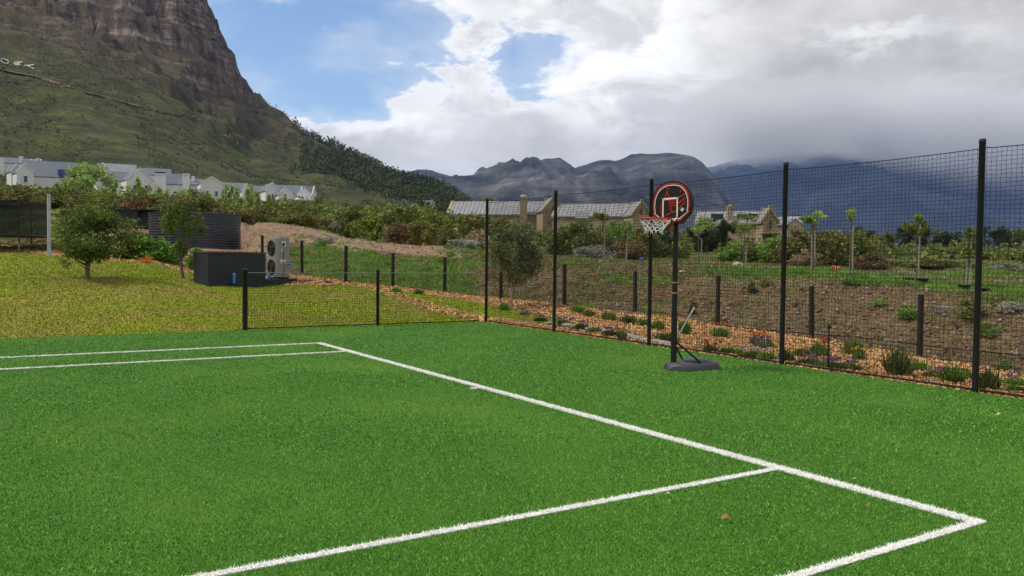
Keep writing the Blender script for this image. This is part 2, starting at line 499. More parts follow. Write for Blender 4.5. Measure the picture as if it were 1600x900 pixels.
def soil_fn(g, tc, b):
    n = g.noise(tc, 0.35, 7, 0.7); n2 = g.noise(tc, 7, 6, 0.75); n3 = g.noise(tc, 0.9, 6, 0.7)
    c = g.ramp(n2, [(0.32, (0.050, 0.030, 0.016)), (0.55, (0.14, 0.090, 0.048)), (0.73, (0.32, 0.23, 0.13))])
    return g.mix(g.math('MULTIPLY', g.smooth(n3, 0.52, 0.68), 0.6), c, (0.085, 0.115, 0.022))
M['soil'] = mat('brown_bank_soil', fn=soil_fn, rough=1.0, bump=0.9, bscale=12)


def mound_fn(g, tc, b):
    n2 = g.noise(tc, 3.5, 7, 0.72); n3 = g.noise(tc, 0.5, 6, 0.7)
    c = g.ramp(n2, [(0.3, (0.12, 0.072, 0.042)), (0.55, (0.25, 0.165, 0.105)), (0.78, (0.40, 0.30, 0.205))])
    return g.mix(g.math('MULTIPLY', g.smooth(n3, 0.58, 0.70), 0.5), c, (0.09, 0.12, 0.03))
M['mound'] = mat('sandy_mound_soil', fn=mound_fn, rough=1.0, bump=0.9, bscale=5)


def green_fn(g, tc, b):
    n2 = g.noise(tc, 4, 7, 0.72); n3 = g.noise(tc, 0.7, 6, 0.7)
    c = g.ramp(n2, [(0.3, (0.06, 0.11, 0.010)), (0.55, (0.14, 0.24, 0.015)), (0.78, (0.25, 0.36, 0.035))])
    return g.mix(g.math('MULTIPLY', g.smooth(n3, 0.46, 0.60), 0.75), c, (0.15, 0.105, 0.06))
M['terrace'] = mat('rough_green_terrace', fn=green_fn, rough=1.0, bump=0.9, bscale=8)


def field_fn(g, tc, b):
    n2 = g.noise(tc, 0.8, 7, 0.75); n3 = g.noise(tc, 0.06, 6, 0.7)
    c = g.ramp(n2, [(0.3, (0.055, 0.058, 0.022)), (0.55, (0.15, 0.135, 0.062)), (0.78, (0.30, 0.255, 0.15))])
    return g.mix(g.math('MULTIPLY', g.smooth(n3, 0.4, 0.65), 0.6), c, (0.055, 0.085, 0.02))
M['field'] = mat('dry_scrubby_field', fn=field_fn, rough=1.0, bump=0.9, bscale=2)


def mountain_fn(g, tc, b):
    ge = g.add('ShaderNodeNewGeometry'); P = ge.outputs['Position']
    sep = g.add('ShaderNodeSeparateXYZ'); g.put(sep.inputs[0], P); Z = sep.outputs[2]
    nz_ = g.add('ShaderNodeSeparateXYZ'); g.put(nz_.inputs[0], ge.outputs['Normal']); NZ = nz_.outputs[2]
    n1 = g.noise(P, 0.006, 8, 0.65); n2 = g.noise(P, 0.07, 8, 0.75); n3 = g.noise(P, 0.30, 7, 0.85)
    mp = g.add('ShaderNodeMapping'); g.put(mp.inputs[0], P); mp.inputs['Scale'].default_value = (0.012, 0.012, 0.16)
    st = g.noise(mp.outputs[0], 1.0, 7, 0.7, 0.6)
    mp2 = g.add('ShaderNodeMapping'); g.put(mp2.inputs[0], P); mp2.inputs['Scale'].default_value = (0.10, 0.10, 0.02)
    cr = g.noise(mp2.outputs[0], 1.0, 7, 0.75, 0.3)
    green = g.ramp(n2, [(0.32, (0.013, 0.018, 0.005)), (0.52, (0.042, 0.051, 0.012)), (0.70, (0.092, 0.096, 0.025))])
    brown = g.ramp(n2, [(0.30, (0.030, 0.022, 0.014)), (0.55, (0.085, 0.062, 0.037)), (0.75, (0.17, 0.13, 0.085))])
    rk = g.math('ADD', g.math('MULTIPLY', st, 0.55), g.math('MULTIPLY', cr, 0.45))
    rock = g.ramp(rk, [(0.40, (0.014, 0.011, 0.010)), (0.47, (0.078, 0.058, 0.046)), (0.53, (0.15, 0.115, 0.095)), (0.62, (0.34, 0.29, 0.25))])
    vo = g.add('ShaderNodeTexVoronoi', feature='DISTANCE_TO_EDGE'); g.put(vo.inputs['Vector'], g.vmath('ADD', mp2.outputs[0], g.vmath('MULTIPLY', g.noise(P, 0.05, 4, 0.6, out=1), (1.6, 1.6, 1.6)))); vo.inputs['Scale'].default_value = 0.9
    rock = g.mix(g.math('MULTIPLY', g.math('SUBTRACT', 1.0, g.smooth(vo.outputs['Distance'], 0.0, 0.09)), 0.6), rock, (0.022, 0.016, 0.014))
    rock = g.mix(g.math('MULTIPLY', g.smooth(n3, 0.48, 0.6), 0.4), rock, (0.13, 0.085, 0.066))
    hgt = g.math('ADD', Z, g.math('MULTIPLY', g.math('SUBTRACT', n1, 0.5), 170))
    n4 = g.noise(P, 0.6, 6, 0.85)
    c = g.mix(g.smooth(hgt, 70, 170), green, g.mix(0.6, green, brown))
    c = g.mix(1.0, c, g.ramp(n4, [(0.38, (0.20, 0.20, 0.20)), (0.5, (0.47, 0.47, 0.47)), (0.62, (0.82, 0.77, 0.70))]), 'OVERLAY')
    c = g.mix(g.math('MULTIPLY', g.smooth(hgt, 100, 210), g.smooth(n2, 0.30, 0.52)), c, brown)
    steep = g.math('SUBTRACT', 1.0, g.smooth(g.math('ADD', NZ, g.math('MULTIPLY', g.math('SUBTRACT', n2, 0.5), 0.9)), 0.60, 0.74))
    out = g.math('MULTIPLY', g.smooth(hgt, 110, 200), steep)
    strata = g.math('MULTIPLY', g.math('MULTIPLY', g.smooth(hgt, 130, 230), g.smooth(st, 0.54, 0.64)), 0.8)
    return g.mix(g.math('MAXIMUM', out, strata), c, rock)
M['mountain'] = mat('fynbos_mountainside', fn=mountain_fn, rough=1.0, bump=1.0, bscale=0.09, coord='Object')


def far_fn(g, tc, b):
    ge = g.add('ShaderNodeNewGeometry'); P = ge.outputs['Position']
    mp = g.add('ShaderNodeMapping'); g.put(mp.inputs[0], P); mp.inputs['Scale'].default_value = (0.006, 0.006, 0.003)
    n = g.noise(mp.outputs[0], 1.0, 9, 0.72, 0.4)
    mp2 = g.add('ShaderNodeMapping'); g.put(mp2.inputs[0], P); mp2.inputs['Scale'].default_value = (0.002, 0.002, 0.03)
    st = g.noise(mp2.outputs[0], 1.0, 8, 0.7, 0.6)
    rk = g.math('ADD', g.math('MULTIPLY', n, 0.6), g.math('MULTIPLY', st, 0.4))
    return g.ramp(rk, [(0.40, (0.008, 0.008, 0.007)), (0.48, (0.036, 0.034, 0.028)), (0.55, (0.085, 0.078, 0.070)), (0.63, (0.19, 0.17, 0.155))])
M['far'] = mat('distant_grey_rock', fn=far_fn, rough=1.0, bump=1.0, bscale=0.012)


def far2_fn(g, tc, b):
    ge = g.add('ShaderNodeNewGeometry'); P = ge.outputs['Position']
    n = g.noise(P, 0.003, 9, 0.7, 0.4)
    return g.ramp(n, [(0.38, (0.005, 0.008, 0.010)), (0.55, (0.018, 0.023, 0.028)), (0.68, (0.055, 0.052, 0.055))])
M['far2'] = mat('distant_dark_slope', fn=far2_fn, rough=1.0)

L = {}
L['tree_dark'] = leafmat('dark_olive_leaf', [(0.042, 0.074, 0.017), (0.116, 0.168, 0.029), (0.252, 0.315, 0.062)])
L['hillscrub'] = leafmat('hill_fynbos_leaf', [(0.020, 0.023, 0.009), (0.042, 0.046, 0.013), (0.095, 0.092, 0.032)], nscale=0.02, trans=0)
L['tree_yellow'] = leafmat('yellow_green_leaf', [(0.066, 0.104, 0.018), (0.170, 0.226, 0.034), (0.358, 0.395, 0.075)])
L['tree_grey'] = leafmat('grey_olive_leaf', [(0.045, 0.060, 0.022), (0.120, 0.145, 0.050), (0.27, 0.29, 0.12)])
L['hedge'] = leafmat('bright_hedge_leaf', [(0.049, 0.117, 0.016), (0.147, 0.293, 0.035), (0.332, 0.548, 0.078)])
L['olive'] = leafmat('olive_brown_shrub_leaf', [(0.058, 0.058, 0.019), (0.153, 0.147, 0.035), (0.293, 0.274, 0.070)])
L['shrub'] = leafmat('green_shrub_leaf', [(0.049, 0.069, 0.018), (0.134, 0.167, 0.036), (0.284, 0.325, 0.073)])
L['brown'] = leafmat('russet_shrub_leaf', [(0.075, 0.047, 0.026), (0.184, 0.117, 0.060), (0.333, 0.217, 0.117)])
L['silver'] = leafmat('silver_grey_leaf', [(0.131, 0.138, 0.109), (0.275, 0.275, 0.232), (0.478, 0.478, 0.420)])
L['pale'] = leafmat('pale_green_poplar_leaf', [(0.144, 0.221, 0.065), (0.313, 0.443, 0.118), (0.652, 0.782, 0.260)])
L['dark'] = leafmat('dark_evergreen_leaf', [(0.012, 0.023, 0.009), (0.032, 0.055, 0.017), (0.072, 0.109, 0.035)])
L['pine'] = leafmat('pine_needle_mass', [(0.016, 0.028, 0.009), (0.044, 0.064, 0.018), (0.104, 0.124, 0.039)], nscale=0.02, trans=0)
L['weed'] = leafmat('weed_leaf', [(0.075, 0.151, 0.023), (0.151, 0.283, 0.041), (0.267, 0.416, 0.083)])
L['straw'] = leafmat('dry_straw', [(0.13, 0.09, 0.05), (0.30, 0.22, 0.13), (0.62, 0.52, 0.36)])
L['f_orange'] = leafmat('orange_petal', [(0.50, 0.07, 0.02), (0.72, 0.14, 0.03), (0.75, 0.24, 0.06)])
L['f_purple'] = leafmat('purple_petal', [(0.14, 0.08, 0.22), (0.26, 0.16, 0.34), (0.38, 0.27, 0.45)])
L['f_pink'] = leafmat('pink_petal', [(0.32, 0.12, 0.24), (0.45, 0.22, 0.36), (0.5, 0.34, 0.42)])
L['f_white'] = leafmat('white_petal', [(0.5, 0.5, 0.48), (0.7, 0.7, 0.68), (0.75, 0.75, 0.72)])
L['f_yellow'] = leafmat('yellow_petal', [(0.5, 0.4, 0.03), (0.7, 0.55, 0.05), (0.75, 0.65, 0.1)])
# ------------------------------------------------------------ terrain
FA, FB = 4.955, 0.021                              # the tall fence stands on the line y = FA - FB x
def fy(x): return FA - FB * x
CX0, CX1, CYB, CYF = -3.12, 22.0, -24.0, 5.02     # the court's rectangle (x0, x1, y back, y at the tall fence)


def edge_D(px):
    """distance at which the line of sight leaves the court"""
    px = np.atleast_1d(np.asarray(px, float))
    d = ray(px, hz(px)); dx = d[..., 0]; dy = d[..., 1]; n = np.hypot(dx, dy); dx = dx / n; dy = dy / n
    t1 = np.where(dx < -1e-6, (CX0 - CX) / np.where(dx < -1e-6, dx, -1), 1e9)
    t1 = np.where(dx > 1e-6, (CX1 - CX) / np.where(dx > 1e-6, dx, 1), t1)
    dq = dy + FB * dx
    t2 = np.where(dq > 1e-6, (FA - FB * CX - CY) / np.where(dq > 1e-6, dq, 1), 1e9)
    t2 = np.where(dq <= 1e-6, np.where(dy < -1e-6, (CYB - CY) / np.where(dy < -1e-6, dy, -1), 1e9), t2)
    return np.minimum(t1, t2)


_T = np.array([
    # px   A_D  A_z   B_D   B_z   C_D  C_z   T_D  T_z   y100  y200
    [-700, 40, 1.80, 42.0, 1.95, 46, 2.4, 60, 3.6, 318, 290],
    [0, 38, 1.65, 40.0, 1.80, 43, 2.4, 56, 4.0, 325, 298],
    [140, 33, 1.30, 35.0, 1.45, 38, 1.8, 55, 4.1, 335, 306],
    [240, 32, 1.22, 34.0, 1.35, 40, 1.7, 55, 3.6, 338, 311],
    [325, 30, 0.66, 32.0, 0.85, 44, 1.9, 56, 3.3, 340, 315],
    [380, 29.8, 0.60, 31.8, 0.80, 43.4, 1.72, 50, 3.4, 341, 318],
    [400, 29.5, 0.50, 31.5, 0.78, 46, 3.3, 60, 3.6, 341, 319],
    [472, 29, 0.52, 31.4, 0.80, 48, 3.2, 60, 3.4, 342, 322],
    [540, 26.5, 0.60, 27.6, 0.66, 44, 2.5, 58, 2.7, 350, 332],
    [614, 26.5, 0.45, 27.8, 0.50, 42, 2.2, 56, 2.4, 356, 340],
    [695, 26.5, 0.25, 28.0, 0.31, 40, 2.0, 55, 2.2, 362, 350],
    [758, 24.5, 0.10, 26.5, 0.22, 36, 1.65, 52, 2.0, 368, 358],
    [883, 19.5, 0.03, 24.0, 0.14, 32, 1.42, 48, 1.7, 375, 366],
    [994, 15.0, 0.0, 23.3, -0.03, 31, 1.38, 46, 1.6, 378, 370],
    [1123, 13.3, -0.02, 20.8, -0.10, 28, 1.25, 44, 1.5, 382, 376],
    [1271, 11.9, -0.02, 19.9, -0.30, 26, 1.10, 40, 1.3, 392, 386],
    [1441, 11.0, -0.02, 18.1, -0.41, 24, 0.93, 36, 1.1, 400, 397],
    [1600, 10.4, -0.02, 16.5, -0.45, 21, 0.70, 33, 0.95, 402, 399],
    [2300, 9.9, -0.02, 15.5, -0.5, 19, 0.35, 30, 0.6, 404, 402]])
_RD = np.array([  # px, ridge row, ridge distance
    [-700, -560, 1150], [-200, -470, 1150], [0, -400, 1130], [120, -330, 1120], [220, -200, 1100], [290, -80, 1080], [322, 2, 1060], [345, 58, 1050], [368, 103, 1040], [390, 145, 1030], [410, 165, 1010],
    [440, 188, 980], [480, 217, 940], [530, 237, 890], [580, 258, 840], [620, 275, 790], [660, 284, 740], [700, 299, 690],
    [720, 312, 660], [760, 338, 640], [820, 352, 800], [1000, 362, 1300], [1200, 378, 1800], [1600, 390, 2200], [2300, 396, 2200]])


def ridge(px): return np.interp(px, _RD[:, 0], _RD[:, 1]), np.interp(px, _RD[:, 0], _RD[:, 2])


_a = math.atan((305 - 800) / FPX)
PAD = (45.5 * math.sin(_a), 45.5 * math.cos(_a), 1.72)      # levelled pad under the tank


def terrain_z(px, D):
    px = np.asarray(px, float); D = np.asarray(D, float)
    c = [np.interp(px, _T[:, 0], _T[:, k]) for k in range(11)]
    eD = edge_D(px).reshape(px.shape)
    aD = np.maximum(c[1], eD + 0.15); bD = np.maximum(c[3], aD + .4)
    z100 = py2z(px, c[9], 100.0); z200 = py2z(px, c[10], 200.0)
    nodes_D = [np.zeros_like(px), eD, aD, bD, c[5], c[7], np.full_like(px, 100.), np.full_like(px, 200.)]
    nodes_z = [np.full_like(px, -.03), np.full_like(px, -.03), c[2], c[4], c[6], c[8], z100, z200]
    z = nodes_z[0].copy()
    for i in range(7):
        d0, d1, z0, z1 = nodes_D[i], nodes_D[i + 1], nodes_z[i], nodes_z[i + 1]
        t = np.clip((D - d0) / np.maximum(d1 - d0, 1e-3), 0, 1)
        if i == 3: t = t * t * (3 - 2 * t) * .6 + t * .4
        z = np.where(D >= d0, z0 + (z1 - z0) * t, z)
    tr = np.hypot(D * np.sin(np.arctan((px - 800) / FPX)) - PAD[0], D * np.cos(np.arctan((px - 800) / FPX)) - PAD[1])
    w_ = np.clip((3.5 - tr) / .8, 0, 1); z = z * (1 - w_) + PAD[2] * w_
    yr, Dr = ridge(px)
    s = np.log(np.maximum(D, 200) / 200) / np.log(Dr / 200)
    sc = np.clip(s, 0, 1)
    hill = np.clip((560 - px) / 250, 0, 1)
    g = sc * (1 - hill) + hill * (np.where(sc < .82, .50 * (sc / .82) ** 1.1, .50 + .50 * ((sc - .82) / .18) ** .85))
    row = c[10] + (yr - c[10]) * g
    zh = py2z(px, row, np.minimum(D, Dr))
    zh = np.where(D > Dr, np.maximum(zh - (D - Dr) * 0.9, np.where(px < 740, 20, zh * .9)), zh)
    return np.where(D > 200, zh, z)


def terrain_noise(x, y, px, D):
    c3 = np.interp(px, _T[:, 0], _T[:, 3]); c5 = np.interp(px, _T[:, 0], _T[:, 5])
    n = 0.03 * fbm(x * 1.1, y * 1.1, 4, 3) * np.clip((D - edge_D(px).reshape(D.shape)) / 2, 0, 1)
    n = n + 0.16 * fbm(x * .7, y * .7, 5, 9, .6) * np.clip((D - c3) / 2, 0, 1)
    n = n + 1.2 * fbm(x / 15, y / 15, 4, 5) * np.clip((D - 70) / 60, 0, 1)
    up = np.clip((D - 230) / 500, 0, 1)
    yr, Dr = ridge(px); crest = np.clip((Dr - D) / 60, 0.10, 1)
    hill = np.clip((730 - px) / 200, 0, 1)
    n = n + hill * up * crest * (34 * fbm(x / 260, y / 260, 6, 21, .55) + 20 * ridged(x / 110, y / 110, 5, 33, .55) - 6)
    cl = np.clip((np.log(np.maximum(D, 200) / 200) / np.log(Dr / 200) - .62) / .2, 0, 1) * np.clip((425 - px) / 90, 0, 1) * np.clip((Dr - D) / 45, .3, 1)
    n = n + cl * (22 * ridged(x / 42, y / 42, 5, 41, .6) - 9 + 5 * fbm(x / 9, y / 9, 4, 47))
    return n, cl


def full_z(x, y, px, D):
    n, cl = terrain_noise(x, y, px, D)
    z = terrain_z(px, D) + n
    # rock ledges: the cliff rises in uneven steps
    for h, w, sd in ((34.0, .75, 61), (11.0, .6, 67)):
        q = z / h + 1.6 * fbm(x / 170, y / 170, 4, sd); f = q - np.floor(q)
        st = np.clip((f - .35) / .5, 0, 1); st = st * st * (3 - 2 * st)
        z = z + w * np.clip(cl * 1.4, 0, 1) * (st - f) * h
    return z


def build_terrain():
    fine = np.arange(-37, 37.01, 0.18)
    az = np.concatenate([np.arange(-180, -37, 4.0), fine, np.arange(40, 180, 4.0)])
    Dn = [3.0]
    while Dn[-1] < 62: Dn.append(Dn[-1] * (1.04 if Dn[-1] < 9 else 1.012))
    while Dn[-1] < 200: Dn.append(Dn[-1] * 1.02)
    while Dn[-1] < 880: Dn.append(Dn[-1] * 1.0095)
    while Dn[-1] < 1165: Dn.append(Dn[-1] + 1.9)
    while Dn[-1] < 1250: Dn.append(Dn[-1] * 1.0095)
    while Dn[-1] < 9000: Dn.append(Dn[-1] * 1.18)
    Dn = np.array(Dn)
    A, DD = np.meshgrid(np.radians(az), Dn, indexing='ij')
    x = CX + DD * np.sin(YAW + A); y = CY + DD * np.cos(YAW + A)
    px = 800 + FPX * np.tan(np.clip(A, -1.1, 1.1))
    z = full_z(x, y, px, DD)
    inside = (x > CX0 + .03) & (x < CX1 - .03) & (y > CYB + .03) & (y < fy(x) - .03)
    z = np.where(inside, -.10, z)
    na, nd = A.shape
    idx = np.arange(na * nd).reshape(na, nd)
    ii = np.arange(na); jj = (ii + 1) % na
    f = np.stack([idx[ii][:, :-1], idx[jj][:, :-1], idx[jj][:, 1:], idx[ii][:, 1:]], -1).reshape(-1, 4)[:, ::-1]
    V = np.stack([x, y, z], -1).reshape(-1, 3)
    fc = V[f].mean(1)
    fpx, fD = to_px(fc[:, 0], fc[:, 1])
    mid = fD + .5 * fbm(fc[:, 0] * .9, fc[:, 1] * .9, 4, 55)
    c = [np.interp(fpx, _T[:, 0], _T[:, k]) for k in range(9)]
    front = (fc[:, 1] > fy(fc[:, 0]) - .1) & (fc[:, 1] < fy(fc[:, 0]) + .75 + .15 * fbm(fc[:, 0] * 2, fc[:, 1], 3, 5)) & (fc[:, 0] > CX0 + .3)
    zone = np.full(len(f), 5)
    zone[(mid < np.where(fpx > 820, c[5] + (c[7] - c[5]) * .42, c[7]))] = 4                                  # terrace / mound top
    zone[(mid < c[5] + .2)] = 3                              # bank
    zone[(fD + .15 * fbm(fc[:, 0] * 2, fc[:, 1] * 2, 3, 8) < c[3] + .1)] = 2   # mulch
    zone[(mid < c[1])] = 1                                  # lawn
    zone[front & (fD < 25)] = 2
    zone[(fpx > 960) & (zone == 1)] = 2
    zone[(fD > 150)] = 5
    zone[(fD > 205) & (fpx < 735)] = 6
    ins = inside.reshape(-1)[f].all(1)
    zone[ins] = 0
    dry = ((zone == 3) | (zone == 4)) & (fpx > 150) & (fpx < 720) & (fD + 1.2 * fbm(fc[:, 0] * .3, fc[:, 1] * .3, 4, 77) > (c[3] + (c[5] - c[3]) * np.interp(fpx, [150, 370, 460, 560, 720], [.1, .1, .55, .62, .72])))
    names = {1: ('lawn', 'lawn'), 2: ('mulch_bed', 'mulch'), 3: ('bank', 'soil'), 4: ('terrace', 'terrace'), 5: ('field', 'field'), 6: ('hillside', 'mountain')}
    zone[dry] = 7; names[7] = ('sandy_mound', 'mound')
    for k, (nm, mt) in names.items():
        ff = f[zone == k]
        used, inv = np.unique(ff, return_inverse=True)
        o = mesh_np(nm, V[used], inv.reshape(ff.shape), M[mt], smooth=True); tag(o, kind='structure')
    return


build_terrain()


def ground_z(x, y):
    x = np.atleast_1d(np.asarray(x, float)); y = np.atleast_1d(np.asarray(y, float))
    px, D = to_px(x, y)
    z = full_z(x, y, px, D)
    ins = (x > CX0) & (x < CX1) & (y > CYB) & (y < fy(x))
    return np.where(ins, 0.0, z)


def G1(px, D):
    """ground point at column px, distance D"""
    x, y = WX(px, D)
    return (x, y, float(ground_z(x, y)[0]))


def find_D(px, row, lo, hi, n=400):
    """nearest distance in [lo, hi] where the ground shows at image row"""
    Ds = np.geomspace(lo, hi, n); p = WP(np.full(n, px), hz(np.full(n, px)), Ds)
    z = ground_z(p[0], p[1]) if p.shape[0] == 3 else None
    target = py2z(px, row, Ds)
    k = np.argmax(z >= target)
    return Ds[k]


def far_range(name, ridge_pts, foot_row, Dfoot, Dridge, amp, mt, px0, px1, seed, npx=520, nd=70):
    rp = np.array(ridge_pts, float)
    px = np.linspace(px0, px1, npx); s = np.concatenate([np.linspace(0, 1, nd), [1.06, 1.3]])
    P, SS = np.meshgrid(px, s, indexing='ij')
    D = Dfoot + (Dridge - Dfoot) * SS
    yr = np.interp(P, rp[:, 0], rp[:, 1])
    row = foot_row + (yr - foot_row) * np.clip(SS, 0, 1) ** .85
    z = py2z(P, row, np.minimum(D, Dridge))
    a = np.arctan((P - 800) / FPX)
    x = CX + D * np.sin(YAW + a); y = CY + D * np.cos(YAW + a)
    w = np.clip(SS * 4, 0, 1) * (0.10 + 0.90 * np.clip((1 - SS) * 3, 0, 1)) * np.clip((foot_row - yr) / 100, .05, 1)
    z = z + amp * w * (ridged(x / amp / 4.2, y / amp / 4.2, 6, seed, .55) + .5 * fbm(x / amp / 9, y / amp / 9, 4, seed + 9)) 
    z = z + amp * .025 * ridged(P / 18, SS * 0, 4, seed + 20, .5) * np.clip(SS * 2, 0, 1)
    z = np.where(SS > 1, z - (SS - 1) * (Dridge - Dfoot) * .9, z)
    n0, n1 = P.shape; idx = np.arange(n0 * n1).reshape(n0, n1)
    f = np.stack([idx[:-1, :-1], idx[1:, :-1], idx[1:, 1:], idx[:-1, 1:]], -1).reshape(-1, 4)[:, ::-1]
    o = mesh_np(name, np.stack([x, y, z], -1).reshape(-1, 3), f, M[mt], smooth=True)
    tag(o, kind='structure'); return o


far_range('rocky_mountain', [(560, 300), (600, 285), (630, 273), (650, 268), (665, 267), (690, 274), (715, 281), (735, 274), (765, 261), (785, 260), (800, 257), (825, 253), (850, 247), (872, 246), (895, 262), (915, 257), (935, 251), (960, 253), (985, 243), (1040, 242), (1080, 247), (1095, 258), (1120, 290), (1160, 340), (1220, 378), (1400, 396)],
          392, 2400, 3900, 130, 'far', 560, 1400, 101)
far_range('blue_mountain', [(900, 300), (1000, 272), (1060, 264), (1110, 262), (1150, 251), (1180, 247), (1220, 240), (1270, 237), (1330, 234), (1375, 236), (1420, 246), (1470, 256), (1520, 266), (1560, 273), (1620, 277), (1800, 290), (2300, 330)],
          396, 4300, 7000, 210, 'far2', 900, 2300, 131)

# ------------------------------------------------------------ court
sd_ = MB()
nx, ny = 40, 40
o = None
sd_.extrude([(CX0, CYB, -.07), (CX1, CYB, -.07), (CX1, fy(CX1), -.07), (CX0, fy(CX0), -.07)], (0, 0, .07))
o = sd_.build('artificial_turf_court', M['turf']); tag(o, kind='structure')

LW = 0.055
# (x0, y0, x1, y1, name, label): baseline x 0..10.97 at y 0
COURT_LINES = [
    (0, 0, 10.97, 0, 0.085, 'long white baseline running from the far corner to the near right corner'),
    (0, -0.0425, 0, -23.0, 0.05, 'farthest white sideline, thin, at the back of the turf court'),
    (1.37, -0.0425, 1.37, -23.0, 0.05, 'second farthest white sideline, just in front of the farthest one'),
    (9.60, -0.0425, 9.60, -23.0, 0.05, 'white inner sideline crossing the bottom left of the turf'),
    (10.97, -0.0425, 10.97, -23.0, 0.05, 'white outer sideline leaving the near corner at bottom right'),
    (5.485, -0.0425, 5.485, -0.16, 0.05, 'short cream centre mark touching the inside of the baseline')]
sel_lines = []
for (x0, y0, x1, y1, w, lb) in COURT_LINES:
    b = MB(); L_ = math.hypot(x1 - x0, y1 - y0)
    if y0 == y1: b.box(((x0 + x1) / 2, 0, .002), (L_ + .05, w, .012))
    else: b.box((x0, (y0 + y1) / 2, .002), (w, L_, .012))
    o = b.build('court_line', M['line_base']); tag(o, lb, 'court line', 'white court lines')
    sel_lines.append((o, x0, y0, x1, y1, w))


def in_line(x, y, grow=0.0):
    r = np.zeros(x.shape, bool)
    for _, x0, y0, x1, y1, w in sel_lines:
        h = w / 2 + grow
        r |= (x > min(x0, x1) - h) & (x < max(x0, x1) + h) & (y > min(y0, y1) - (h if y0 == y1 else 0)) & (y < max(y0, y1) + (h if y0 == y1 else 0))
    return r


def blades(name, x, y, z, hgt, wid, mt, parent=None, lean=0.6, kind='stuff', label=None, cat=None):
    n = len(x); a = rng.uniform(0, 2 * PI, n); la = rng.uniform(0, 2 * PI, n); ll = rng.uniform(0.1, lean, n) * hgt
    dx = np.cos(a) * wid / 2; dy = np.sin(a) * wid / 2
    V = np.empty((n, 3, 3))
    V[:, 0] = np.stack([x - dx, y - dy, z], -1); V[:, 1] = np.stack([x + dx, y + dy, z], -1)
    V[:, 2] = np.stack([x + np.cos(la) * ll, y + np.sin(la) * ll, z + hgt], -1)
    F = np.arange(n * 3).reshape(n, 3)
    o = mesh_np(name, V.reshape(-1, 3), F, mt, parent)
    tag(o, label, cat, kind=kind); return o


def polar_samples(n_per_m2_fn, D0, D1, a0, a1, steps=40):
    xs, ys, ds = [], [], []
    ed = np.geomspace(D0, D1, steps + 1)
    for k in range(steps):
        area = (ed[k + 1] ** 2 - ed[k] ** 2) / 2 * (a1 - a0); n = int(area * n_per_m2_fn((ed[k] + ed[k + 1]) / 2))
        r = np.sqrt(rng.uniform(ed[k] ** 2, ed[k + 1] ** 2, n)); a = rng.uniform(a0, a1, n)
        xs.append(CX + r * np.sin(YAW + a)); ys.append(CY + r * np.cos(YAW + a)); ds.append(r)
    return np.concatenate(xs), np.concatenate(ys), np.concatenate(ds)


x, y, d = polar_samples(lambda D: 15500 * (4.0 / D) ** 1.85, 3.4, 22, R(-50), R(48))
ok = (x > CX0 + .01) & (x < CX1) & (y < fy(x) - .01) & ~in_line(x, y)
x, y, d = x[ok], y[ok], d[ok]
k = np.maximum(1, d / 5.0)
blades('turf_fibres', x, y, np.full(len(x), 0.0), rng.uniform(.006, .014, len(x)) * np.minimum(k, 1.6) ** .5, 0.0038 * k ** .85, M['turf_blade'], lean=1.5, label='short bright green plastic fibres of the turf court', cat='artificial turf')

for i, (o, x0, y0, x1, y1, w) in enumerate(sel_lines):
    L_ = math.hypot(x1 - x0, y1 - y0); n = int(min(42000, L_ * 3600))
    t = rng.uniform(0, 1, n); off = rng.uniform(-w / 2, w / 2, n) + rng.normal(0, .002, n)
    if y0 == y1: x = x0 - .025 + (x1 - x0 + .05) * t; y = off
    else: x = x0 + off; y = y0 + (y1 - y0) * t
    d = np.hypot(x - CX, y - CY); keep = rng.uniform(0, 1, n) < np.clip(7 / d, .35, 1)
    x, y, d = x[keep], y[keep], d[keep]
    blades('white_fibres', x, y, np.full(len(x), .006), rng.uniform(.006, .016, len(x)), 0.006 * np.maximum(1, d / 6), M['line_blade'], parent=o, lean=2.6)

